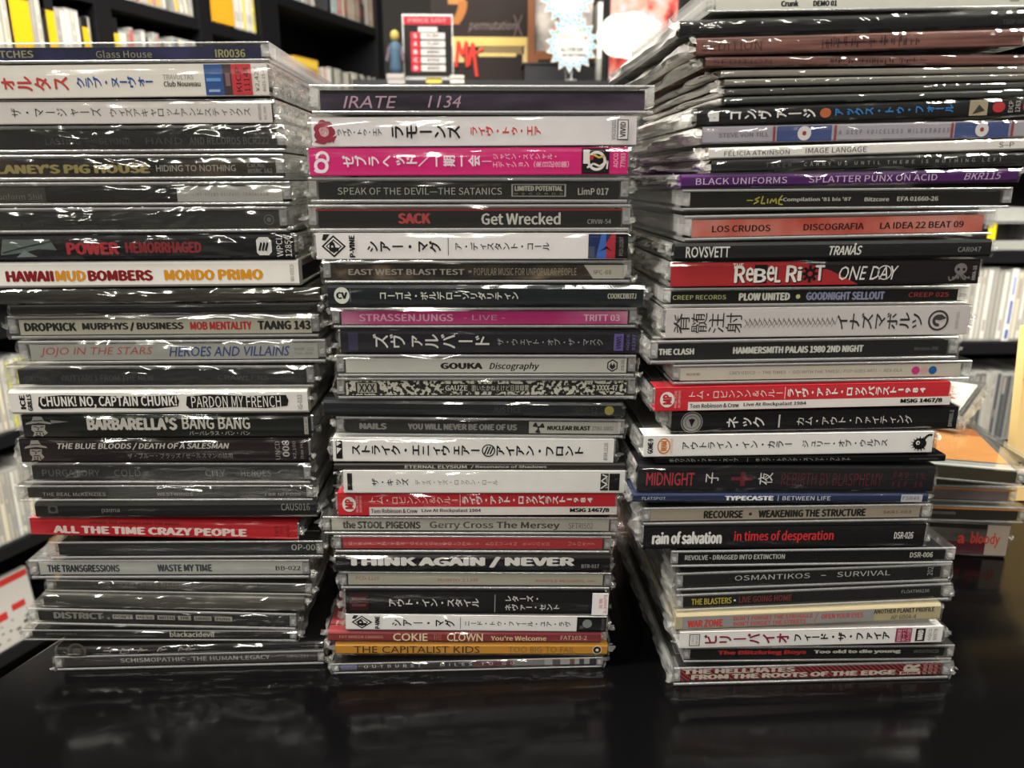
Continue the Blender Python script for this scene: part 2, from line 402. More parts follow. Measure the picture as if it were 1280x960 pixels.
def a_p_vine(s, x0, x1, xr0, xr1):
    cx = (x0 + x1) / 2; rx = (x1 - x0) / 2; k = '#1e1c1b'; wt = '#dcd8d5'
    s.poly([(x0, .5), (cx, .06), (x1, .5), (cx, .94)], k); s.poly([(x0 + 3, .5), (cx, .15), (x1 - 3, .5), (cx, .85)], wt)
    s.poly([(x0 + 5, .5), (cx, .22), (x1 - 5, .5), (cx, .78)], k); s.poly([(x0 + 7, .5), (cx, .29), (x1 - 7, .5), (cx, .71)], wt)
    s.poly([(x0 + 1, .75), (x0 + 3, .97), (cx - 4, .97), (x0 + 5, .72)], k)
    s.text('P', cx - 5.5, cx + 6, .3, .7, k, 'RB'); s.text('P-VINE', xr0, xr1, .06, .94, k, 'RB')
def a_face(s, x0, x1, c):
    """sketched head of an old man in a hat"""
    w = x1 - x0; f = lambda a: x0 + w * a; d = '#26231f'
    s.poly([(f(.0), .58), (f(.5), .66), (f(1.0), .60), (f(.96), .68), (f(.74), .74), (f(.66), .95), (f(.34), .95), (f(.26), .74), (f(.04), .66)], c)
    s.poly([(f(.24), .56), (f(.76), .56), (f(.72), .36), (f(.82), .2), (f(.6), .04), (f(.42), .1), (f(.22), .03), (f(.3), .22), (f(.2), .34)], c)
    for xa, za, xb, zb in ((.3, .5, .46, .46), (.56, .46, .7, .5), (.5, .46, .46, .34), (.36, .28, .64, .27), (.4, .22, .38, .1), (.52, .22, .52, .08), (.64, .22, .66, .1), (.3, .76, .7, .78)):
        s.line([(f(xa), za), (f(xb), zb)], 1.1, d)
def a_music_scene(s, x0, x1, d, white='#dcd6d0'):
    """red strip with a white lower band"""
    X = lambda a: x0 + (x1 - x0) * a
    s.rect(X(.117), x1, .0, .37, white)
    s.disc(X(.047), .5, (x1 - x0) * .024, white, rv=.34); s.text('MP', X(.032), X(.063), .28, .74, '#b3232a', 'RB')
    s.text('MUSIC SCENE', X(.07), X(.079), .14, .88, '#e3bcb8', 'R'); s.text('INCORPORATED', X(.083), X(.091), .14, .88, '#e3bcb8', 'R')
    s.text('トム・ロビンソン＆クルー', X(.118), X(.43), .5, .86, '#e6cfca', 'V'); s.rect(X(.437), X(.439), .42, .95, '#e6cfca')
    s.text('ライヴ・アット・ロックパラスト1984', X(.447), X(.91), .47, .9, '#efe4de', 'VB')
    s.text('Tom Robinson & Crew', X(.123), X(.287), .1, .3, '#25211f', 'b'); s.text('Live At Rockpalast 1984', X(.302), X(.512), .1, .3, '#25211f', 'b')
    s.text('MSIG 1467/8', X(.83), X(.973), .08, .32, '#1b1918', 'B')

def T(*a): return ('t',) + a
def Rc(*a): return ('r',) + a
def run(items):
    def art(s):
        for it in items:
            if callable(it): it(s)
            elif it[0] == 't': s.text(*it[1:])
            elif it[0] == 'r': s.rect(*it[1:])
            elif it[0] == 'd': s.disc(*it[1:])
            elif it[0] == 'p': s.poly(*it[1:])
            elif it[0] == 'l': s.line(*it[1:])
    return art
def ransom(s):
    for body, a, b in (('DON’T', 139, 164), ('MESS', 168, 191), ('WITH', 195, 217), ('THE', 221, 237), ('HARD', 241, 263), ('PUNX', 267, 289)):
        s.rect(a, b, .3, .72, '#a29f94'); s.text(body, a + 2, b - 2, .38, .64, '#2a2927', 'b')
def brush(s):
    for a, b in ((50, 225), (233, 362)):
        s.poly([(a, .35), (a + 4, .2), (a + 60, .26), (b - 30, .2), (b - 2, .3), (b, .55), (b - 3, .8), (b - 50, .76), (a + 30, .83), (a + 2, .75)], '#1d1b1a')
    s.text('CHUNK! NO, CAPTAIN CHUNK!', 53, 222, .22, .78, '#d9d6cf', 'b'); s.text('PARDON MY FRENCH', 240, 352, .24, .76, '#d9d6cf', '')
def w_logo(s):
    s.poly([(322, .25), (325, .14), (337, .14), (341, .28), (341, .74), (337, .88), (326, .88), (322, .76)], '#cfccc8')
    for a in (327, 331, 335): s.poly([(a - 3, .35), (a - .5, .3), (a + 2.5, .62), (a + .5, .7)], '#171517')
def rose(s, cx, cv, r, c, c2):
    for i in range(7):
        t = i * .9; s.disc(cx + r * .62 * math.cos(t), cv + .27 * math.sin(t), r * .42, c)
    s.disc(cx, cv, r * .45, c2, inner=.6); s.disc(cx - r * .2, cv + .05, r * .3, c2, inner=.5)
    s.poly([(cx + r * .5, cv - .2), (cx + r * 1.2, cv - .12), (cx + r * .8, cv - .38)], c); s.poly([(cx - r, cv - .35), (cx - r * .4, cv - .15), (cx - r * .3, cv - .42)], c)
def swirl(s):
    s.disc(402, .36, 9, '#eed5dc', inner=.55); s.disc(404, .64, 8.5, '#eed5dc', inner=.6, a0=-.6, a1=3.3, n=16); s.line([(393, .2), (397, .12), (404, .14)], 2, '#eed5dc')
def emblem_dragon(s):
    s.rect(726, 761, .03, .97, '#1d1a1c'); s.disc(745, .5, 12, '#d8d2cc', inner=.72); s.disc(738, .62, 3.2, '#b3262c')
    s.line([(733, .25), (741, .4), (749, .3), (756, .45)], 2.4, '#d8d2cc'); s.line([(740, .75), (748, .62), (755, .7)], 2.4, '#c9a95a')
    s.rect(728, 736, .4, .92, '#d8d2cc'); s.line([(758, .2), (759, .5), (752, .3)], 2, '#d8d2cc')
def hexlogo(s):
    hx = lambda r, c: s.poly([(765 + r * .8 * math.sin(i * math.pi / 3), .5 + r / 21 * math.cos(i * math.pi / 3)) for i in range(6)], c)
    hx(9.5, '#262423'); hx(7.3, '#d0cdc6'); s.poly([(761, .4), (765, .2), (769, .4), (767, .7), (765, .5), (763, .7)], '#262423')
def trefoil(s):
    s.disc(672, .5, 1.6, '#262423')
    for a in (-.1, 2.0, 4.1): s.disc(672, .5, 7.5, '#262423', a0=a, a1=a + 1.0, n=8)
def rays_logo(s):
    s.disc(609, .5, 8.4, '#1e1c1b', inner=.82)
    for a in (604, 607.5, 611): s.poly([(a - 1, .34), (a + 1, .34), (a + 5, .68), (a + 3, .68)], '#1e1c1b')
def round_seal(s, cx, cv, r, c, bg):
    s.disc(cx, cv, r, c); s.disc(cx, cv, r * .93, bg); s.disc(cx, cv, r * .84, c, inner=.74); s.disc(cx, cv, r * .58, c)
    s.poly([(cx - r * .3, cv + .14), (cx, cv - .22), (cx + r * .3, cv + .14)], bg); s.disc(cx, cv + .1, r * .16, bg)
    for i in range(14): t = i * .449; s.disc(cx + r * .74 * math.cos(t), cv, .1, c)
def creature(s):
    k = '#171615'; s.disc(1146, .42, 8.5, k, rv=.28)
    for i in range(11):
        t = 1.2 + i * .42; s.poly([(1146 + 8 * math.cos(t - .12), .42 + .26 * math.sin(t - .12)), (1146 + 12.5 * math.cos(t), .42 + .4 * math.sin(t)), (1146 + 8 * math.cos(t + .12), .42 + .26 * math.sin(t + .12))], k)
    s.line([(1150, .6), (1153, .8), (1157, .88), (1160, .84)], 3, k); s.disc(1143, .48, 2.6, '#d9d6d0'); s.disc(1143.4, .47, 1.2, k)
    s.text('GOWTE-06', 1162, 1166.5, .1, .9, '#2a2826', 'R')
def dragon_ring(s):
    s.disc(1170, .5, 13, '#4a4645', inner=.8); s.disc(1170, .5, 7.5, '#4a4645', inner=.5, a0=.6, a1=5, n=16); s.poly([(1163, .55), (1173, .72), (1180, .58), (1172, .5)], '#4a4645')
def squid(s):
    g = '#77726f'
    for k in range(6): s.line([(1197, .5), (1190 + 3.3 * k, .25 if k % 2 else .18), (1186 + 5 * k, .12 + .05 * (k % 3)), (1184 + 5 * k, .3)], 1.6, g)
    s.disc(1198, .62, 8, g, rv=.24); s.disc(1195, .6, 1.8, '#262123'); s.disc(1202, .6, 1.8, '#262123')
def riot(s):
    s.poly([(838, .01), (838, .99), (998, .99), (1036, .6), (1072, .01)], '#a62a2e')
    s.text('THE', 914, 927, .72, .94, '#e2dcd4', 'b')
    x = 917
    for i, (ch, wd) in enumerate(zip('ReBeL RioT', (14, 10, 16, 10, 8, 6, 14, 6, 16, 12))):
        if ch not in ' o':
            if ch == 'B': s.rect(x, x + wd, .1, .88, '#1d1a1b')
            lo, hi = .13 + .05 * (i % 2), .84 - .06 * (i % 3)
            s.text(ch, x - .6, x + wd + .6, lo - .05, hi - .03, '#171516', 'B'); s.lv += 1
            s.text(ch, x - .6, x + wd - .8, lo, hi, '#e2dcd4', 'b'); s.lv -= 1
        x += wd
    for i in range(8): t = i * .785; s.line([(1010 + 4 * math.cos(t), .48 + .14 * math.sin(t)), (1010 + 10 * math.cos(t), .48 + .36 * math.sin(t))], 3.4, '#171516')
    s.disc(1010, .48, 6.4, '#171516'); s.disc(1010, .48, 3, '#a62a2e')
    s.text('ONE DAY', 1046, 1120, .2, .78, '#d8d5d0', 'ih'); s.disc(1103, .5, 9, '#d8d5d0', inner=.86)
def stars4(s, cx, col='#43507f'):
    s.rect(cx - 34, cx + 34, .02, .98, col); s.disc(cx, .5, 8.5, '#d5d0cc'); s.disc(cx, .5, 2.6, '#8f3a3c')
    for d in (-39, 37): s.rect(cx + d, cx + d + 3, .02, .98, '#8f3f42')
def glyphrows(x0, x1):
    """a band of drawn ink strokes, upright bars in two rows"""
    def f(s):
        r = random.Random(int(x0)); x = x0
        while x < x1:
            if r.random() < .72:
                a = r.uniform(.15, .5); b = r.uniform(.55, .9); s.rect(x, x + r.uniform(.8, 1.6), a, b, '#33221f'); s.lv -= 1
            if r.random() < .3: s.rect(x, x + 8, .5, .56, '#33221f'); s.lv -= 1
            x += r.uniform(2, 4)
        s.lv += 1
    return f
def hatch(s):
    x = 928
    while x < 1040: s.line([(x, .32), (x + 4, .5), (x, .62), (x + 5, .4), (x + 7, .66)], .8, '#857f7b'); s.lv -= 1; x += 6
    s.lv += 1
def warp(s):
    for px, r, c in ((1144, 5.2, '#c93a80'), (1155, 4.8, '#d3a9a7'), (1165.5, 5.2, '#235f9c')): s.disc(px, .5, r, c)
def pow_art(s):
    s.poly([(3, .2), (8, .85), (66, .82), (73, .4), (50, .45), (30, .3)], '#5b6863'); s.poly([(22, .12), (33, .4), (48, .14)], '#6b7773'); s.line([(6, .3), (30, .5), (70, .78)], 1.6, '#2a2c2b')
def scribble(s):
    c = '#9c9890'
    for x in (137, 150, 160, 172, 196, 222, 232): s.line([(x, .2), (x + 4, .8), (x + 7, .45), (x + 3, .3), (x + 12, .55)], 1.5, c)
    s.line([(130, .55), (185, .5)], 1.2, c)
    s.disc(97, .5, 12, '#55524e'); s.disc(97, .5, 9, '#3d3a37', inner=.6)

W_, K_ = '#d8d5d0', '#1e1c1b'
# kind, film, xl, xr, top y at left, top y at right, base colour, description, artwork
LEFT = [
('J', 0, -78, 338, 52.5, 47.5, NAVY, 'navy jewel case with thin gold lettering and no film', [T('BLOOD', -70, -18, .2, .78, '#8f8862'), T('OTCHES', -12, 40, .2, .78, '#8f8862', 'b'), T('Glass House', 118, 188, .15, .75, '#8a8468'), T('IR0036', 268, 306, .12, .78, '#94905f', 'b')]),
('O', 1, -74, 340, 80, 77, '#d6d0c6', 'white strip with red and blue slanted Japanese and a red block', [T('トラヴォルタス', -66, 88, .2, .68, '#b5423a', 'VB'), T('クラブ・ヌーヴォー', 98, 193, .28, .66, '#2b4c8c', 'VB'), T('TRAVOLTAS', 206, 244, .52, .68, '#77716b'), T('Club Nouveau', 206, 252, .3, .48, '#2e2a28', 'b'), Rc(258, 281, .02, .98, '#2d4f86'), Rc(281, 292, .02, .98, '#4a3d3f'), Rc(260, 278, .45, .55, '#5d8fc0'), Rc(262, 276, .12, .2, '#8fa6c6'), Rc(284, 290, .3, .7, '#77605c'), Rc(292, 317, .02, .98, '#b8353a'), T('KICP', 297, 304, .12, .88, '#3a1416', 'R'), T('11144', 307, 314, .12, .88, '#3a1416', 'R'), T('¥2,427', 321, 327, .12, .88, '#3a3633', 'R'), T('8025-15-49', 330, 334, .12, .88, '#5a5552', 'R')]),
('O', 1, -72, 344, 124.5, 119.5, '#c9c2bd', 'pale grey strip with plain slanted Japanese lettering', [T('ザ・マージャーズ', 16, 127, .3, .68, '#3b3532', 'V'), T('ウィズアキャロットアンドスティックス', 138, 314, .28, .66, '#4a4440', 'V'), T('MFRO10002', 324, 328, .12, .8, '#6a6460', 'R'), T('¥2,300', 331, 335, .12, .7, '#6a6460', 'R'), Rc(-71, 343, .95, 1, '#2b2725'), Rc(341.5, 343, 0, 1, '#2b2725')]),
('J', 2, -60, 357, 156, 153.5, DIM, 'dark grey jewel case with dim grey capitals under shiny film', [T('LASTING', 55, 98, .25, .6, '#5d5c58'), T('BEYOND', 122, 160, .25, .6, '#5d5c58'), T('HAND', 180, 226, .25, .6, '#5a5955'), T('AND RECORDS BCR222', 235, 336, .22, .62, '#6f6e69')]),
('J', 2, -61, 356, 192.5, 190, HOUSE, 'brown-black jewel case with yellow block capitals', [T('LANEY’S PIG HOUSE', -6, 186, .18, .75, '#a5945c', 'B'), T('HIDING TO NOTHING', 194, 294, .28, .66, '#b5b2aa', 'h'), T('Cat.No.', 309, 332, .5, .74, '#9b9892'), T('WSRC 162', 309, 340, .16, .42, '#9b9892')]),
('J', 2, -55, 364, 227, 224.5, '#232221', 'jewel case with half black half pale grey spine', [Rc(-50, 56, .01, .99, '#4c4a42'), T('Conform Shit', -10, 52, .2, .6, '#78756b'), Rc(220, 353, .01, .99, '#b5b1ac'), T('LIKE HOBBS RELEASE', 240, 298, .38, .58, '#6f6b67', 's'), T('CRRS8LRCM', 303, 335, .38, .58, '#5d5955', 's')]),
('J', 2, -58, 360, 259, 256.5, DIM, 'charcoal jewel case with a small grey ring at right', [T('hallow waters', 0, 52, .2, .58, '#54534e'), ('d', 336, .5, 6.5, '#6f6e6a', None, 18, .82), ('d', 336, .5, 3, '#6f6e6a')]),
('O', 2, -40, 372, 293, 290, '#171517', 'black strip with dark red capitals and a white rounded logo', [pow_art, T('POWER', 85, 150, .2, .72, '#9c2a30', 'B'), T('HEMORRHAGED', 158, 253, .25, .72, '#7c2228', 'B'), w_logo, T('WPCL', 347, 355, .08, .92, '#d5d2cd', 'R'), T('12856', 358, 366, .08, .92, '#d5d2cd', 'R')]),
('D', 0, -40, 375, 326, 323, '#dfdbd2', 'white card case with maroon and orange heavy capitals', [T('HAWAII', 10, 69, .22, .68, '#7c1d22', 'B'), T('MUD', 71, 109, .22, .68, '#c98a2b', 'B'), T('BOMBERS', 111, 192, .22, .68, '#7c1d22', 'B'), T('MONDO', 206, 269, .22, .68, '#cc8b22', 'B'), T('PRIMO', 273, 330, .22, .68, '#cc8b22', 'B'), T('WV-035CD', 364, 369, .15, .85, '#5d5852', 'R')]),
('S', 2, -4, 400, 361, 357, OLIVE, 'blank olive-grey card sleeve in shiny film', []),
('S', 1, 14, 396, 380, 377, '#1f1e1d', 'thin black sleeve with no lettering', [T('THE UNSEEN BAND', 335, 388, .3, .62, '#4a4844')]),
('J', 1, 12, 399, 394, 391, '#c5bfae', 'cream spined jewel case with bold black and red capitals', [T('DROPKICK', 28, 93, .22, .8, '#3a3630', 'B'), T('MURPHYS / BUSINESS', 100, 227, .2, .8, '#3a3630', 'B'), T('MOB MENTALITY', 235, 313, .24, .8, '#c23a3c', 'B'), T('TAANG 143', 320, 388, .22, .84, '#3a3630', 'B')]),
('J', 2, 28, 408, 425, 422, '#aaa9a3', 'grey jewel case with handwritten red and blue lettering', [T('JOJO IN THE STARS', 50, 190, .2, .82, '#b4524a', 'ih'), T('HEROES AND VILLAINS', 210, 362, .18, .82, '#3a4a86', 'ibh'), T('NAWR - 012', 368, 392, .52, .72, '#77756f'), T('YSR - 003', 368, 390, .24, .44, '#77756f')]),
('J', 2, 12, 393, 456, 453, '#2a2a2e', 'black jewel case with nearly invisible lettering and bright glints', [T('SKUNK', 30, 60, .2, .55, '#4d4e52'), T('OUTTARI 1 FROM THE NEW', 75, 190, .2, .6, '#4d4e52', 'b'), T('CRAWLERS', 270, 335, .25, .6, '#4d4e52', 'b'), T('HJ 0493-3', 350, 376, .3, .55, '#5d5e60')]),
('D', 1, 16, 386, 486, 485, '#d9d6cf', 'white card case with white lettering on black brush strokes', [T('ICE', 28, 35, .2, .85, K_, 'RB'), T('GRILLS', 37, 43, .12, .88, K_, 'RB'), brush, T('IG-033', 373, 379, .15, .8, '#3a3835', 'R')]),
('O', 1, 28, 392, 518, 516, '#22251f', 'dark green strip with jagged white capitals and a sketched face', [lambda s: a_face(s, 34, 66, '#8f8d84'), ('p', [(66, .8), (88, .72), (66, .64)], '#77756d'), T('BARBARELLA’S', 110, 222, .32, .92, '#b9b6ac', 'B'), T('BANG BANG', 228, 313, .36, .92, '#b9b6ac', 'b'), T('バーバレラス・バン・バン', 236, 312, .08, .28, '#a9a69c'), Rc(381, 386, .12, .92, '#a9a69c'), T('UNCD-007', 381.8, 385.2, .16, .88, '#2a2a26', 'R')]),
('O', 1, 26, 389, 547, 546, '#2a2022', 'dark maroon strip with italic capitals and a sketched face', [lambda s: a_face(s, 34, 62, '#8a837d'), T('THE BLUE BLOODS / DEATH OF A SALESMAN', 75, 288, .52, .84, '#b5b0a8', 'ib'), T('ザ・ブルー・ブラッズ / セールスマンの結用', 160, 291, .14, .38, '#7d746f'), T('UNCD', 345, 351, .08, .9, '#8f8882', 'R'), T('008', 354, 363, .2, .95, '#a39c95', 'Rb'), T('¥2,100', 367, 372, .1, .9, '#8f8882', 'R'), T('(tax in)', 376, 381, .12, .85, '#8f8882', 'R')]),
('J', 2, 30, 389, 577, 576, '#272727', 'charcoal jewel case with thin spaced grey capitals and glints', [T('PURGATORY', 52, 123, .22, .7, '#6d6d6b'), T('COLD', 141, 174, .22, .7, '#6d6d6b'), T('CITY', 255, 280, .22, .7, '#6d6d6b'), T('HEROES', 300, 338, .22, .7, '#6d6d6b'), T('CBR-0012', 352, 373, .52, .72, '#6a6a66'), T('2-34567-89', 352, 373, .24, .42, '#6a6a66')]),
('J', 2, 24, 392, 605, 605, '#2a2624', 'black jewel case with small pale capitals spread along it', [T('THE REAL McKENZIES', 52, 130, .15, .5, '#a9a49a'), T('WESTWINDS', 194, 239, .15, .48, '#a9a49a'), T('FBR NFPO96', 330, 375, .12, .45, '#8f8b82')]),
('D', 1, 46, 396, 627, 626, '#232322', 'thin black card case with a tiny square logo', [Rc(62, 74, .3, .85, '#55544f'), ('d', 68, .6, 3.5, '#232322'), T('pauna', 128, 150, .25, .62, '#77756f'), T('CAUS016', 352, 388, .42, .95, '#8a8a84')]),
('O', 1, 36, 374, 647, 645, '#b3232a', 'red strip with bold pinkish-white capitals', [T('ALL THE TIME CRAZY PEOPLE', 66, 308, .1, .6, '#e0c9c2', 'B'), T('UNDER THE HAMMER AND THE MAGIC', 112, 225, .74, .94, '#6a1216', 'b'), T('TNFR', 343, 348, .15, .85, '#4a1013', 'R'), T('OO1', 350, 354, .3, .85, '#4a1013', 'R'), T('¥2,000', 358, 363, .1, .9, '#4a1013', 'R')]),
('J', 1, 62, 404, 668.5, 675, '#28282a', 'black jewel case with only a catalogue number at right', [T('OP-003', 363, 399, .3, .85, '#bdbdb5')]),
('J', 1, 38, 387, 700, 698, '#b9b9b3', 'light grey jewel case with worn dark capitals', [T('THE TRANSGRESSIONS', 57, 147, .18, .8, '#3f4a50', 'B'), T('WASTE MY TIME', 194, 263, .2, .82, '#3f4a50', 'B'), T('BB-022', 343, 375, .3, .66, '#2a2a2a', 'b')]),
('J', 2, 58, 389, 725, 724, STEEL, 'silvery film-wrapped case with faint pale letters', [T('ROT SYSTEMS BLOOD', 120, 235, .55, .95, '#8a8880')]),
('S', 2, 55, 381, 741, 746, STEEL, 'grey unlettered sleeve in crinkled silvery film', []),
('J', 2, 38, 371, 758.5, 764, '#242424', 'black jewel case with six cut-out paper words', [T('DISTRICT', 66, 128, .2, .84, '#8f8d86', 'B'), ransom]),
('J', 1, 30, 371, 780, 787, '#1f1f20', 'black jewel case with tight white lower-case word in middle', [T('HR-62064-2', 57, 94, .3, .62, '#77756f'), T('blackacidevil', 210, 266, .02, .9, '#c9c5bc', 'b'), T('HOLLYWOOD', 318, 364, .5, .86, '#6f6d69')]),
('D', 2, 72, 404, 800, 801, '#1f1d1c', 'black card case with white scribble and a grey disc', [scribble, T('SMG-04', 394, 398, .1, .9, '#8a8780', 'R')]),
('J', 1, 72, 406, 819, 811, '#4a4648', 'dark grey jewel case with spaced pale serif capitals', [T('SCHISMOPATHIC - THE HUMAN LEGACY', 150, 337, .25, .75, '#a39e98', 'b'), T('SMG-221', 358, 386, .3, .7, '#77736f')]),
]
LEFT_BOTTOM = (841, 832)
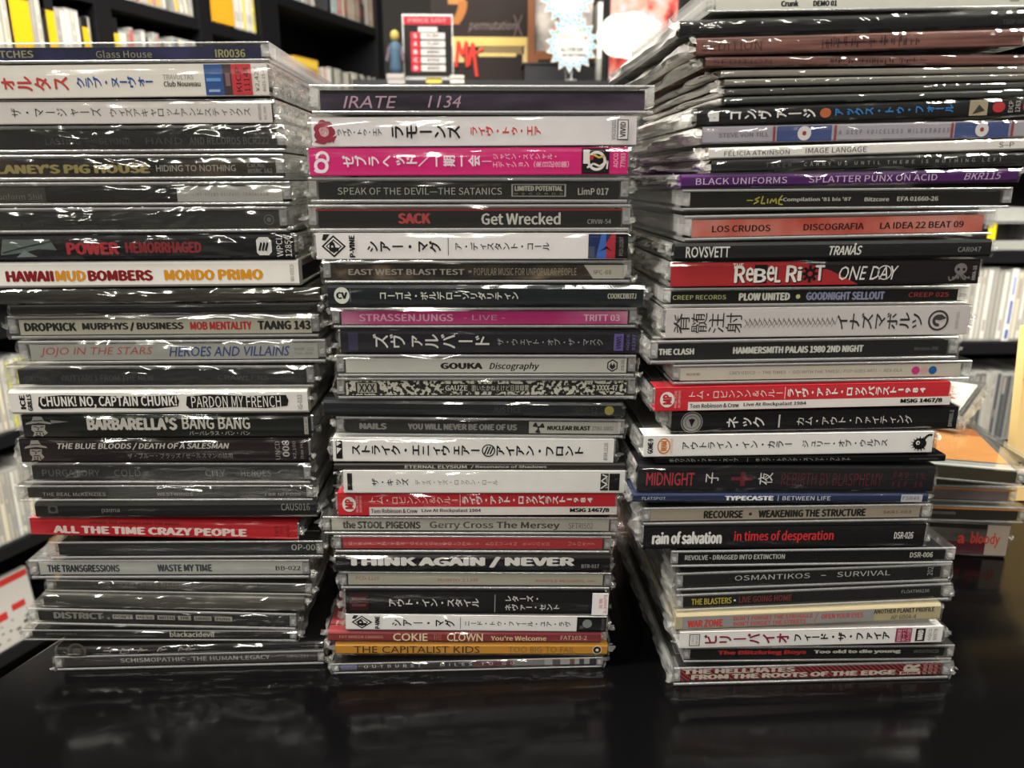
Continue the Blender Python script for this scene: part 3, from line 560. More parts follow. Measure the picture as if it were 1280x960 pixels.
MID = [
('J', 0, 389, 817, 104, 104, PURPLE, 'purple-grey jewel case with pink handwritten capitals', [Rc(402, 804, .84, 1, '#1f1a20'), T('IRATE', 428, 495, .12, .72, '#b493a5', 'ih'), T('1134', 533, 575, .14, .74, '#b493a5', 'ih')]),
('O', 1, 388, 798, 143, 143, '#d8d4d3', 'white strip with black and red slanted Japanese and a rose', [lambda s: rose(s, 406, .5, 13, '#8f2f3f', '#c98f96'), T('ライヴ・トゥ・エア', 422, 477, .36, .62, '#3a3534', 'Vb'), T('ラモーンズ', 489, 574, .24, .74, '#262221', 'VB'), T('ライヴ・トゥ・エア', 587, 675, .34, .68, '#c5423c', 'VB'), T('VSCD3202', 764, 769, .18, .86, '#5a5553', 'R'), Rc(771, 785, .17, .88, '#3a3534'), Rc(772, 784, .2, .85, '#d8d4d3'), T('VIVID', 774.5, 781.5, .26, .8, '#3a3534', 'Rb')]),
('O', 1, 385, 787, 183.5, 181, '#c8246e', 'bright pink strip with white slanted Japanese and black emblem', [swirl, T('ゼブラヘッド／一期一会', 428, 599, .3, .74, '#eed0d9', 'VB'), Rc(601, 613, .48, .52, '#e0a5bd'), T('ジャパン・スペシャル・', 615, 694, .56, .78, '#e9c3d1', 'V'), T('エディション（来日記念盤）', 615, 710, .26, .5, '#e9c3d1', 'V'), emblem_dragon, T('AOCO', 766, 772, .25, .78, '#e9c3d1', 'R'), T('77983', 775, 781, .25, .78, '#e9c3d1', 'R')]),
('J', 1, 387, 785, 220, 218, '#33312e', 'black jewel case with pale capitals and a boxed label', [T('SPEAK OF THE DEVIL—THE SATANICS', 421, 626, .26, .68, '#bab7ad'), Rc(638, 707, .15, .9, '#a9a69c'), Rc(640, 705, .2, .85, '#33312e'), T('LIMITED POTENTIAL', 642, 703, .48, .8, '#b5b2a8', 'B'), T('RECORDS', 642, 703, .26, .38, '#8f8c83', 's'), T('LimP 017', 722, 761, .25, .68, '#bab7ad', 'b')]),
('J', 1, 387, 787, 254, 254, '#2b292a', 'black jewel case with red word and bold white words', [Rc(391, 783, .92, 1, '#a02a30'), T('SACK', 496, 537, .2, .8, '#b84444', 'B'), T('Get Wrecked', 600, 700, .14, .82, '#cfcbc6', 'b'), T('CRVW-54', 734, 764, .18, .44, '#a9a6a2')]),
('O', 1, 394, 785, 290, 289, '#dcd8d5', 'white strip with diamond logo and blue-red picture at right', [lambda s: a_p_vine(s, 403, 433, 437, 444), T('シアー・マグ', 459, 550, .26, .72, '#2a2625', 'VB'), Rc(558.6, 559.6, .15, .85, '#6a6562'), T('ア・ディスタント・コール', 568, 685, .34, .66, '#2a2625', 'Vb'), Rc(734, 768, .02, .98, '#22305f'), Rc(734, 742, .02, .5, '#4a4f66'), ('p', [(744, .02), (750, .98), (756, .98), (757, .02)], '#3a5fa8'), ('p', [(757, .02), (756, .6), (763, .98), (768, .98), (768, .02)], '#a02c38'), ('p', [(748, .3), (757, .5), (764, .3), (757, .4)], '#15151f'), Rc(768, 784, .02, .98, '#1f1d20'), T('PCD-25287', 773, 778, .12, .86, '#8f8b89', 'R')]),
('J', 1, 405, 788, 324, 323.5, BROWN, 'brown blurred jewel case with a pale tab at right end', [T('EAST WEST BLAST TEST', 435, 579, .3, .7, '#b0a89e', 'b'), Rc(584, 588, .45, .6, '#99907f'), T('POPULAR MUSIC FOR UNPOPULAR PEOPLE', 591, 720, .26, .76, '#a39a88'), ('p', [(729, .97), (741, .04), (780, .04), (784, .5), (784, .97)], '#c3beb2'), T('IPC-68', 742, 764, .32, .62, '#4a463f')]),
('D', 1, 411, 803, 354.5, 354, '#20262b', 'blue-black card case with cream slanted Japanese and oval logo', [('d', 428, .52, 9.5, '#c9cbbd', .42), T('CV', 421, 435, .34, .7, '#20262b', 'B'), Rc(438, 439, .2, .85, '#6a6e6c'), T('コーゴル・ボルデローソリダリティン', 475, 646, .3, .72, '#cdcfc0', 'Vb'), T('COOKCDB37J', 758, 794, .36, .64, '#b9b9a3', 'b')]),
('J', 1, 416, 795, 383, 383, PINK, 'pink jewel case with pale pink capitals', [T('STRASSENJUNGS', 448, 565, .22, .78, '#dfaabf', 'b'), T('- LIVE -', 578, 630, .3, .7, '#c295aa'), T('TRITT 03', 729, 775, .22, .74, '#e6c0ce', 'b')]),
('O', 1, 424, 802, 410.5, 410, '#26242a', 'black strip with large grey slanted Japanese and purple block', [Rc(436, 448, .1, .9, '#3a3650'), T('ズヴァルバード', 466, 610, .2, .84, '#c0bdb9', 'Vb'), T('ザ・ウェイト・オブ・ザ・マスク', 620, 752, .34, .66, '#98959a', 'V'), Rc(766, 778, .12, .88, '#5a4f86'), T('VINYL', 769, 775, .2, .8, '#26242a', 'Rb'), T('GQCS', 782, 786, .15, .85, '#6a62a0', 'R'), T('91397', 789, 793, .15, .85, '#6a62a0', 'R')]),
('J', 1, 422, 793, 441, 442, '#d0cdc6', 'white spined jewel case with bold and italic words and a hexagon', [T('GOUKA', 549, 602, .24, .7, '#262423', 'B'), T('Discography', 610, 673, .1, .72, '#262423', 'ib'), hexlogo, T('OTR-183', 776, 780, .15, .9, '#4a4644', 'R')]),
('J', 1, 422, 793, 471, 471, SPECK, 'black-and-white speckled jewel case', [Rc(444, 472, .1, .92, '#1e1d1c'), Rc(446, 470, .16, .86, '#b5b1a6'), T('XXX', 448, 468, .22, .8, '#1e1d1c', 'b'), Rc(553, 662, .24, .8, '#2a2928'), T('GAUZE', 555, 583, .3, .7, '#d5d1c6', 'b'), T('面いたかねえけど日貝録驚', 588, 660, .28, .72, '#d5d1c6'), Rc(743, 774, .25, .8, '#2a2928'), T('XXXX-47', 745, 772, .3, .72, '#d5d1c6', 'b')]),
('D', 1, 405, 777, 499.5, 499, '#262a2d', 'black card case with a mustard dot near right end', [T('JUSTICE', 614, 650, .3, .72, '#4f4e44'), T('JDRO-12', 714, 746, .3, .7, '#4f4e44'), ('d', 761, .5, 6, '#8a8140')]),
('J', 1, 421, 780, 520, 523, '#2b2b2a', 'black jewel case with blackletter words and white end panel', [T('NAILS', 448, 482, .22, .74, '#8f8d88', 'B'), T('YOU WILL NEVER BE ONE OF US', 508, 645, .22, .74, '#8f8d88', 'B'), Rc(660, 776, .02, .98, '#bdbab2'), trefoil, T('NUCLEAR BLAST', 683, 738, .28, .66, '#262423', 'B'), T('27361 33832', 740, 767, .3, .62, '#3a3836')]),
('O', 1, 414, 769, 546, 549, '#dcdad5', 'white strip with bold black slanted Japanese around a round logo', [Rc(420, 428, .1, .92, K_), ('p', [(421, .3), (427, .55), (421, .6)], W_), ('p', [(421, .65), (427, .8), (421, .88)], W_), T('ストライク・エニィウェアー', 440, 598, .26, .74, '#1e1c1b', 'VB'), rays_logo, T('アイアン・フロント', 619, 728, .26, .74, '#1e1c1b', 'VB'), T('B9RJ126', 754, 759, .12, .88, '#3a3836', 'R')]),
('D', 0, 418, 781, 577, 579, '#3a3633', 'thin dark card case with a line of small pale serif words', [T('ETERNAL ELYSIUM', 505, 582, .15, .85, '#b0ada3', 'b'), T('/ Resonance of Shadows', 587, 682, .15, .85, '#aba89f', 'b')]),
('O', 1, 428, 782, 586, 586, '#dad8d2', 'white strip with sparse small Japanese and black square at right', [Rc(435, 441, .12, .9, '#2a2827'), T('ザ・キッズ', 465, 510, .32, .66, '#2a2827', 'Vb'), T('ディス・イズ・ロックン・ロール', 518, 620, .36, .62, '#77746f', 'V'), Rc(760, 773, .1, .9, K_), Rc(749, 759, .1, .9, '#3a3836'), ('l', [(750, .2), (757, .4), (750, .55), (757, .75), (751, .85)], 1.6, W_), T('19985', 755.5, 758.5, .2, .8, W_, 'R')]),
('O', 1, 420, 771, 615, 615, '#c02a33', 'red strip with white lower band above the cream-spined case', [lambda s: a_music_scene(s, 420, 771, 0)]),
('J', 1, 404, 771, 645, 644, '#b9b4a9', 'greyish cream jewel case with dark mixed lettering', [T('the STOOL PIGEONS', 427, 524, .14, .82, '#4a463f', 'B'), T('Gerry Cross The Mersey', 535, 699, .04, .82, '#57524a', 'b'), T('SFTRI502', 710, 741, .18, .7, '#6a655c')]),
('J', 1, 418, 763, 669, 670, '#b33238', 'red jewel case with small sideways pink letters', [T('GIRLS IN THE GARAGE VOLUME 9 ROMULAN RECORD', 435, 686, .3, .62, '#cf8f8a', 'V'), T('UFOX27', 710, 744, .28, .68, '#cf8f8a', 'V')]),
('D', 1, 420, 762, 692, 693, '#171616', 'black card case with huge white capitals cut by top edge', [T('THINK AGAIN / NEVER', 433, 717, .22, .98, '#cfccc6', 'B'), T('BTR-017', 726, 748, .2, .45, '#a9a6a0')]),
('J', 1, 425, 763, 714, 714, '#bfb9a8', 'beige jewel case with small thin red capitals', [T('PCD-1225', 444, 473, .42, .74, '#b5523f'), T('MURPHY’S LAW', 546, 596, .3, .62, '#b5523f'), T('PROFILE RECORDS, INC.', 669, 747, .2, .5, '#b5523f')]),
('O', 1, 430, 757, 737, 738, '#1d1c1d', 'black strip with white slanted Japanese and a white price sticker', [Rc(437, 460, .12, .88, '#3f2022'), Rc(440, 457, .3, .4, '#6a3a38'), Rc(440, 457, .6, .7, '#6a3a38'), T('アウト・イン・スタイル', 486, 597, .28, .66, '#cfcdc8', 'Vb'), Rc(616.6, 617.6, .05, .85, '#8f8d89'), T('レターズ・', 630, 671, .52, .8, '#cfcdc8', 'Vb'), T('ネヴァー・セント', 630, 698, .12, .42, '#cfcdc8', 'Vb'), T('BRG-031', 739, 742, .2, .8, '#77746f', 'R')]),
('O', 1, 430, 759, 767, 767.5, '#dedcd8', 'white strip with diamond logo whose right end is black', [lambda s: a_p_vine(s, 439, 465, 468, 474), T('シアー・マグ', 489, 567, .24, .74, '#1e1c1b', 'VB'), Rc(573.6, 574.4, .1, .9, '#6a6562'), T('ニード・トゥ・フィール・ユア・ラヴ', 580, 712, .32, .68, '#2a2625', 'Vb'), Rc(720, 757, .0, 1, '#1b1a1a'), ('d', 733, .55, 6, '#77807a'), ('d', 726, .3, 2.5, '#55564f'), T('PCD-24650', 751, 755, .1, .9, '#77746f', 'R')]),
('D', 1, 410, 751, 787, 790, '#7d2f33', 'dull red card case with cream hand-drawn capitals', [T('FAT WRECK CHORDS', 424, 478, .36, .62, '#c79a72'), T('COKIE', 490, 533, .12, .88, '#d8c5a0', 'bh'), T('THE', 540, 551, .2, .8, '#9c5a4c', 'b'), T('CLOWN', 557, 602, .12, .88, '#d8c5a0', 'bh'), T('You’re Welcome', 612, 682, .2, .68, '#d0b890', 'b'), T('FAT103-2', 700, 733, .3, .7, '#d0b890')]),
('D', 1, 419, 759, 803.5, 805, '#b9822f', 'mustard card case with dark handwritten capitals', [T('THE CAPITALIST KIDS', 442, 598, .18, .84, '#4a3520', 'h'), T('TOO BIG TO FAIL', 634, 718, .24, .8, '#8a6428', 'h'), ('d', 746, .5, 6, '#d5c9a8'), ('d', 746, .5, 5, '#26262e'), ('d', 746, .5, 2, '#d5c9a8')]),
('J', 2, 416, 753, 820, 820.5, '#39303a', 'dark jewel case with lilac block and wide white capitals', [Rc(425, 445, .02, .98, '#6a6590'), Rc(590, 640, .02, .98, '#6a2c34'), Rc(640, 680, .02, .98, '#8a8084'), Rc(680, 737, .02, .98, '#b5afaf'), Rc(690, 700, .02, .98, '#6a5a5c'), Rc(712, 718, .02, .98, '#7a4a48'), Rc(724, 730, .02, .98, '#4a4448'), T('OUTBURST', 454, 525, .24, .74, '#d5d0cc', 's'), T('MILES TO GO', 549, 642, .24, .74, '#d5d0cc', 's')]),
]
MID_BOTTOM = (840.5, 839.5)
RIGHT = [
('J', 0, 884, 1300, -22, -26, '#e6e3da', 'white jewel case with tiny black words', [T('Crunk', 976, 998, .1, .45, '#2a2826', 'B'), T('DEMO 01', 1016, 1046, .1, .42, '#2a2826', 'B'), Rc(1263, 1275, .2, .8, '#a9a59c')]),
('D', 3, 850, 1300, 17, 11, '#1b1d1d', 'long black card case with faint grey end lettering', [T('TRIP 006', 1252, 1282, .2, .5, '#55565a')]),
('S', 3, 870, 1276, 47, 34, WOOD, 'reddish-brown card sleeve with dark inked marks, the upper of two', [T('SEDITION', 876, 950, .22, .78, '#3a2825', 't'), glyphrows(1025, 1145)]),
('S', 3, 882, 1282, 70, 58, WOOD, 'reddish-brown card sleeve with dark inked marks, the lower of two', [T('SEDITION', 891, 963, .22, .78, '#3a2825', 't'), glyphrows(1036, 1152)]),
('S', 3, 902, 1300, 84, 80.5, '#9a958a', 'pale grey sleeve in cloudy plastic, first below the brown sleeves', []),
('S', 3, 906, 1300, 96, 90, '#77756d', 'mid grey sleeve in cloudy plastic, second below the brown sleeves', []),
('S', 3, 908, 1300, 108, 100, '#5f5f5a', 'darker grey sleeve in cloudy plastic, third below the brown sleeves', []),
('S', 3, 906, 1300, 119, 109.5, '#4a4d4b', 'slate grey sleeve in cloudy plastic, above the blue lettered strip', []),
('O', 3, 868, 1298, 131, 120, '#1f2022', 'black strip with slanted white and blue Japanese and red oval', [('d', 889, .62, 5, W_, .24), Rc(886, 897, .2, .4, W_), Rc(893, 898, .2, .8, W_), T('コンヴァージ', 912, 1018, .24, .8, '#e3e0da', 'VB'), ('d', 1030, .5, 7, '#b5633a', .3), T('アックス・トゥ・フォール', 1042, 1190, .26, .78, '#2f7fc4', 'VB'), Rc(1210, 1233, .02, .98, '#a39a7f'), ('p', [(1214, .1), (1222, .7), (1230, .3)], '#4a463c'), ('d', 1247, .5, 8, '#b8343a', .34), T('EICP', 1259, 1265, .15, .85, '#c9c5be', 'R'), T('1263', 1268, 1274, .15, .85, '#c9c5be', 'R'), ('d', 1282, .5, 5, '#b8343a', .3)]),
('S', 3, 878, 1300, 157, 142.5, '#a5a0a8', 'lilac-grey card sleeve with two blue blocks and white discs', [T('STEVE VON TILL', 898, 960, .34, .62, '#77737f', 'b'), lambda s: stars4(s, 1004), T('A DEEP VOICELESS WILDERNESS', 1047, 1185, .38, .66, '#77737f', 'bs'), lambda s: stars4(s, 1226)]),
('S', 3, 886, 1300, 180, 171, '#e0dcd5', 'white card sleeve with thin black capitals', [T('FÉLICIA ATKINSON', 905, 986, .2, .78, '#2a2826'), T('IMAGE LANGAGE', 1006, 1082, .22, .74, '#2a2826'), T('S–P', 1248, 1267, .25, .75, '#4a4744')]),
('S', 3, 890, 1288, 199, 186.5, '#2a2b2b', 'charcoal sleeve with widely spaced grey capitals', [T('TAKEN', 957, 988, .3, .65, '#6b6b66', 's'), T('CARRY US UNTIL THERE IS NOTHING LEFT', 1004, 1252, .34, .66, '#a39f98', 's')]),
('D', 2, 852, 1273, 216, 206, '#4f1a63', 'purple card case with thin white serif capitals', [T('BLACK UNIFORMS', 870, 983, .22, .74, '#cbb7cf'), T('SPLATTER PUNX ON ACID', 1010, 1171, .22, .74, '#cbb7cf'), T('BKR115', 1205, 1252, .22, .78, '#cbb7cf', 'i')]),
('J', 0, 853, 1264, 235.5, 227.5, '#2b2625', 'brown-black unwrapped jewel case with a yellow scrawled word', [T('-', 934, 942, .45, .52, '#b7ad3f'), ('l', [(950, .72), (944, .55), (949, .42), (943, .22)], 1.6, '#b7ad3f'), ('l', [(954, .8), (952, .25), (957, .25)], 1.6, '#b7ad3f'), ('l', [(960, .6), (960, .25)], 1.6, '#b7ad3f'), ('l', [(963, .25), (965, .6), (967, .35), (970, .62), (971, .22)], 1.6, '#b7ad3f'), ('l', [(978, .85), (974, .5), (974, .2), (979, .15)], 1.6, '#b7ad3f'), ('l', [(973, .5), (978, .52)], 1.6, '#b7ad3f'), T('-Compilation ’81 bis ’87', 976, 1064, .32, .68, '#c9c5bd', 'b'), T('Bitzcore', 1081, 1112, .34, .66, '#c9c5bd', 'b'), T('EFA 01660-26', 1122, 1174, .34, .68, '#c9c5bd', 'b')]),
('J', 0, 855, 1242, 264, 260.5, SALMON, 'salmon spined unwrapped jewel case with black capitals', [T('LOS CRUDOS', 891, 964, .26, .66, '#3a2020', 'b'), T('DISCOGRAFIA', 1005, 1081, .26, .66, '#3a2020', 'b'), T('LA IDEA 22 BEAT 09', 1101, 1207, .26, .66, '#3a2020', 'b')]),
('D', 1, 842, 1236, 302.5, 294.5, '#232425', 'black card case with scratchy white hand-drawn names', [T('ROVSVETT', 856, 910, .16, .84, '#c9c7c1', 'bh'), T('TRANÅS', 1033, 1074, .2, .95, '#c9c7c1', 'bi'), T('CAR047', 1194, 1223, .3, .6, '#8d8d8a')]),
('O', 1, 838, 1225, 326.5, 321, '#262123', 'half red half black strip with ransom-style lettering', [riot, squid, T('HMA-16', 1213, 1218, .15, .75, '#b5b1ab', 'R')]),
('J', 0, 829, 1210, 359, 354.5, '#161616', 'black unwrapped jewel case with yellow, white and mauve capitals', [T('CREEP RECORDS', 842, 908, .3, .68, '#c9c98f'), T('PLOW UNITED', 924, 988, .16, .84, '#d5d2c9', 'B'), ('d', 998, .48, 2.8, '#c9c98f'), T('GOODNIGHT SELLOUT', 1008, 1107, .14, .86, '#8f8fae', 'B'), T('CREEP 025', 1137, 1188, .34, .72, '#b3363a')]),
('O', 1, 829, 1210, 384.5, 380.5, '#bdb7b4', 'pale grey strip with black brush Japanese and ring emblem', [T('脊髄注射', 841, 925, .14, .86, '#3a3634', 'V'), hatch, T('イナズマボルツ', 1043, 1150, .2, .8, '#3f3b39', 'Vb'), dragon_ring, T('IKMY-001', 1192, 1196, .2, .8, '#8f8a86', 'R')]),
('J', 1, 812, 1194, 423, 418, '#1b1c1e', 'black jewel case with bold white capitals, beneath the brush-lettered strip', [T('THE CLASH', 823, 867, .28, .72, '#d8d6d1', 'B'), T('HAMMERSMITH PALAIS 1980 2ND NIGHT', 915, 1078, .28, .76, '#d8d6d1', 'B'), T('Windsor 288', 1142, 1172, .34, .58, '#77756f')]),
('J', 0, 840, 1211, 455, 448.5, '#c9c1b5', 'beige jewel case with pink and blue dots', [T('DISCS OF REV', 858, 875, .4, .58, '#8a5a50', 'b'), T('CREV 030CD • THE TIMES • GO! WITH THE TIMES! / POP GOES ART! • REV-OLA', 911, 1127, .36, .68, '#77706a'), warp]),
('O', 1, 815, 1185, 481, 474.5, '#c02a33', 'red strip with white lower band beneath the beige dotted case', [lambda s: a_music_scene(s, 815, 1185, 0)]),
('O', 1, 836, 1197, 513.5, 505, '#191a1b', 'black strip with a round grey seal and thin white Japanese', [lambda s: round_seal(s, 863.5, .5, 13.5, '#8f8d89', '#191a1b'), T('ネック', 906, 953, .22, .74, '#d5d2cc', 'Vb'), Rc(970, 972, .2, .8, '#b5b2ac'), T('カム・アウト・ファイティング', 993, 1137, .28, .68, '#d5d2cc', 'V'), T('DPR505-2', 1183, 1188, .12, .88, '#a9a6a0', 'R')]),
('O', 1, 801, 1165, 542, 535.5, '#dddbd7', 'white strip with orange logo and a spiky black creature', [T('GOME-9', 808, 815, .14, .88, '#1e1c1b', 'RB'), ('d', 828, .5, 8, '#c77a33', .4), ('d', 828, .5, 6.4, '#dddbd7', .32), T('WAM', 824, 832, .24, .76, '#c77a33', 'RB'), T('UNITED RECORDS', 836, 839, .12, .88, '#c77a33', 'R'), T('アウトライン・イン・カラー', 851, 986, .32, .7, '#2a2826', 'Vb'), T('ジュリー・オブ・ウルブス', 999, 1105, .32, .7, '#2a2826', 'Vb'), creature]),
('D', 0, 820, 1181, 570, 564, '#1b1b1c', 'thin black card case half hidden with grey Japanese line', [T('ホウリング・フォー・スープ — ホップ・トランク・スノット・フレット', 836, 1061, .2, .8, '#a39f99', 'V'), T('DISC BREAKS DOWN', 1136, 1172, .3, .6, '#6a6864')]),
('D', 2, 797, 1166, 580, 577, '#1d1b22', 'black card case with dripping red lettering', [T('MIDNIGHT', 807, 866, .2, .74, '#a8323a', 'bh'), T('子', 880, 896, .3, .74, '#d5d2cc', 'V'), Rc(912, 938, .42, .56, '#6a1f26'), Rc(923, 929, .2, .76, '#6a1f26'), T('夜', 945, 963, .25, .75, '#d5d2cc', 'V'), T('REBIRTH BY BLASPHEMY', 974, 1100, .22, .74, '#701f2a', 't'), T('FRD 16', 1114, 1152, .56, .78, '#701f2a', 's'), T('FEP 16', 1114, 1152, .18, .4, '#701f2a', 's')]),
('D', 1, 791, 1159, 615, 616, '#263152', 'thin blue card case with white capitals', [T('FLATSPOT', 802, 831, .28, .66, '#b5b8c2'), T('TYPECASTE', 904, 965, .2, .8, '#dcdce0', 'B'), Rc(970, 971, .15, .85, '#a9adba'), T('BETWEEN LIFE', 976, 1036, .24, .76, '#c9ccd5'), Rc(1125, 1152, .02, .98, '#a9a9ad'), T('FSR49', 1127, 1148, .25, .75, '#55565f')]),
('J', 1, 803, 1160, 628, 628, '#a89a8a', 'tan jewel case with heavy black capitals', [T('RECOURSE', 879, 928, .14, .86, '#1e1b19', 'B'), ('d', 937, .5, 2, '#1e1b19'), T('WEAKENING THE STRUCTURE', 947, 1082, .14, .86, '#1e1b19', 'B'), T('SKR1-003', 1104, 1139, .34, .62, '#4a4038')]),
('O', 1, 801, 1156, 656.5, 651, '#19191a', 'black strip with narrow white and red lower-case words', [T('rain of salvation', 814, 900, .18, .78, '#d8d6d1', 'B'), T('in times of desperation', 915, 1039, .2, .78, '#c22d33', 'b'), T('DSR-026', 1115, 1139, .34, .66, '#c9c7c1', 'b')]),
('J', 0, 838, 1191, 686, 682.5, '#151516', 'black jewel case with narrow white capitals, beneath the red worded strip', [T('REVOLVE - DRAGGED INTO EXTINCTION', 856, 980, .26, .74, '#c9c7c1', 'b'), T('DSR-006', 1137, 1166, .22, .74, '#c9c7c1', 'b')]),
('J', 1, 845, 1187, 709, 704, '#19191b', 'black jewel case with wide thin white capitals', [T('OSMANTIKOS', 919, 1013, .34, .78, '#c9c7c4'), T('-', 1027, 1033, .5, .56, '#c9c7c4'), T('SURVIVAL', 1047, 1114, .34, .78, '#c9c7c4'), T('202', 1161, 1168, .2, .95, '#b5b3af', 'R')]),
('J', 1, 845, 1187, 740.5, 728, '#171718', 'black jewel case with yellow and dark red words', [T('THE BLASTERS', 865, 915, .16, .72, '#c2b53f', 'b'), ('d', 919, .42, 1.5, '#d5d2cc'), T('LIVE GOING HOME', 924, 990, .18, .74, '#7c2a30', 'b'), T('FLOATM6236', 1128, 1163, .4, .7, '#a9a7a2')]),
('D', 1, 844, 1173, 766, 751, '#a89c7c', 'worn tan card case with faded red lettering', [Rc(852, 1090, .12, .84, '#8a8a88'), T('WAR ZONE', 858, 902, .16, .66, '#b8443f', 'B'), T('DON’T FORGET THE STRUGGLE', 915, 1013, .5, .78, '#b8443f', 'b'), T('DON’T FORGET THE STREETS', 915, 1005, .14, .42, '#b8443f', 'b'), T('/', 1015, 1020, .2, .8, '#b8443f'), T('OPEN YOUR EYES', 1024, 1076, .36, .7, '#b8443f', 'b'), T('ANOTHER PLANET PROFILE', 1089, 1165, .56, .86, '#2a2622', 'b'), T('AP 6004-4', 1111, 1143, .14, .42, '#3a352e')]),
('O', 1, 846, 1177, 788, 774, '#dcd9d5', 'white strip with maroon and black slanted Japanese', [Rc(860, 873, .12, .88, '#4a4644'), Rc(861, 872, .17, .83, '#dcd9d5'), T('CHAOS', 862.5, 866, .24, .78, '#4a4644', 'R'), T('RAISER', 867.5, 871, .24, .78, '#4a4644', 'R'), T('ビリーバイオ', 878, 983, .16, .86, '#7c1d3c', 'VB'), T('フィード・ザ・ファイア', 990, 1109, .22, .8, '#1e1c1b', 'VB'), Rc(1116, 1136, .04, .96, '#8a2444'), T('初回限定', 1118, 1123, .12, .9, '#e0c3cb', 'R'), T('ボーナス', 1124, 1129, .12, .9, '#e0c3cb', 'R'), T('トラック収録', 1130, 1135, .12, .9, '#e0c3cb', 'R'), Rc(1141, 1153, .08, .92, K_), T('WARD', 1143.5, 1150.5, .16, .84, W_, 'RB'), T('GQCS', 1157, 1161.5, .12, .88, '#4a4644', 'R'), T('90978', 1163.5, 1168, .12, .88, '#4a4644', 'R')]),
('J', 0, 854, 1191, 809, 801, '#161516', 'black jewel case with red and white blackletter-like words', [T('The Blitzkrieg Boys', 897, 1008, .2, .78, '#b3302f', 'B'), T('Too old to die young', 1017, 1127, .26, .74, '#c9c5bc', 'B'), T('WS070CD', 1143, 1175, .32, .64, '#77756f')]),
('J', 1, 842, 1186, 829.5, 826, STRIPE, 'red case with black rays and two lines of white capitals', [T('THE HELLHATES', 854, 994, .54, .96, '#d6c9bd', 'B'), T('FROM THE ROOTS OF THE EDGE', 865, 1121, .06, .48, '#d6c9bd', 'B'), Rc(1126, 1152, .04, .3, '#d6c9bd'), T('RUDE', 1128, 1150, .08, .26, '#8f2a2c', 'B'), T('R', 1130, 1151, .32, .95, '#d6c9bd', 'RB'), T('RUNNER', 1155, 1160, .06, .92, '#d6b5ad', 'R'), T('RECORDS', 1162, 1167, .06, .92, '#d6b5ad', 'R'), T('RR-CD 024', 1169, 1173, .06, .92, '#d6b5ad', 'R')]),
]
RIGHT_BOTTOM = (856.5, 852)

# ------------------------------------------------------------------ the three stacks
ORD = ['topmost', 'second', 'third', 'fourth', 'fifth', 'sixth', 'seventh', 'eighth', 'ninth', 'tenth']
def stack(rows, bottom, d0, d1, side, seed):
    """d0, d1: distance of the spines at the foot and at the top. Interfaces between cases are read as lines, then cases are laid one on another."""
    rnd = random.Random(seed); n = len(rows); L = []
    for i, r in enumerate(rows):
        kind, film, xl, xr, ytl, ytr = r[:6]
        nl, nr = (rows[i + 1][4], rows[i + 1][5]) if i + 1 < n else bottom
        L.append((xl, xr, nl, nr))
    # height of every case's foot at its left and right ends
    H = []
    for i, (xl, xr, yl, yr) in enumerate(L):
        f = 1 - (i + 1) / n; d = d0 + (d1 - d0) * f
        a, b = at_y(xl, yl, d), at_y(xr, yr, d)
        H.append([a.x, b.x, a.z, b.z, d])
    xa = sum(h[0] for h in H) / n; xb = sum(h[1] for h in H) / n
    H[-1][2] = H[-1][3] = .0002
    ll = lambda h, x: h[2] + (h[3] - h[2]) * (x - h[0]) / (h[1] - h[0])
    top = at_y(rows[0][2], rows[0][4], d1), at_y(rows[0][3], rows[0][5], d1)
    H2 = [[top[0].x, top[1].x, top[0].z, top[1].z, d1]] + H
    out = []
    for i, r in enumerate(rows):
        kind, film, xl, xr, ytl, ytr, base, desc, art = r
        lo, up = H2[i + 1], H2[i]
        x0, x1 = lo[0], lo[1]
        T_ = min(ll(up, x0) - lo[2], ll(up, x1) - lo[3]) - .00045
        T_ = max(.0022, T_)
        W = x1 - x0; roll = math.atan2(lo[3] - lo[2], W)
        D = {'J': .141, 'O': .141, 'D': .139, 'S': .126}[kind] * rnd.uniform(.992, 1.0)
        big = side == 'right' and 1 <= i <= 11
        b = (rnd.uniform(.004, .0075), .003) if big else None
        o = make_cd({'J': 'cd_jewel_case', 'O': 'cd_jewel_case', 'D': 'cd_card_case', 'S': 'cd_sleeve'}[kind], kind, W, D, T_, (xl, xr), base, run(art), film, rnd, bulge=b, tray='c' if (side == 'right' and i in (0, 13, 14, 17)) else 'd')
        o.location = ((x0 + x1) / 2, lo[4] + rnd.uniform(-.0008, .0008), (lo[2] + lo[3]) / 2)
        o.rotation_euler = (0, -roll, 0)
        pos = 'topmost' if i == 0 else ('bottom' if i == n - 1 else None)
        lab = desc + (', %s in the %s stack' % ('topmost' if i == 0 else 'bottommost', side) if pos else ', in the %s stack' % side)
        tag(o, lab, 'CD', 'CDs in the %s stack' % side)
        out.append((o, W, D, T_))
    return out
stack(LEFT, LEFT_BOTTOM, .306, .305, 'left', 3)
ms = stack(MID, MID_BOTTOM, .298, .302, 'middle', 5)
stack(RIGHT, RIGHT_BOTTOM, .283, .290, 'right', 8)

# ------------------------------------------------------------------ the CDs' own stickers
o, Wm, Dm, Tm = ms[22]
b = MB(); hx = Wm / 2
b.box(hx - .0065, hx + .0006, -.0019, -.0017, Tm * .02, Tm * .98, paper('#e0dcd8'))
sp = Spine(b, 430, 757, Wm, -.0019, 0, Tm)
sp.text('定価', 747, 751.5, .3, .75, '#b5303a', 'R'); sp.text('2,300円', 753, 757.5, .1, .9, '#b5303a', 'R')
st = b.build('price_sticker', o); st['label'] = 'white price sticker with red writing'

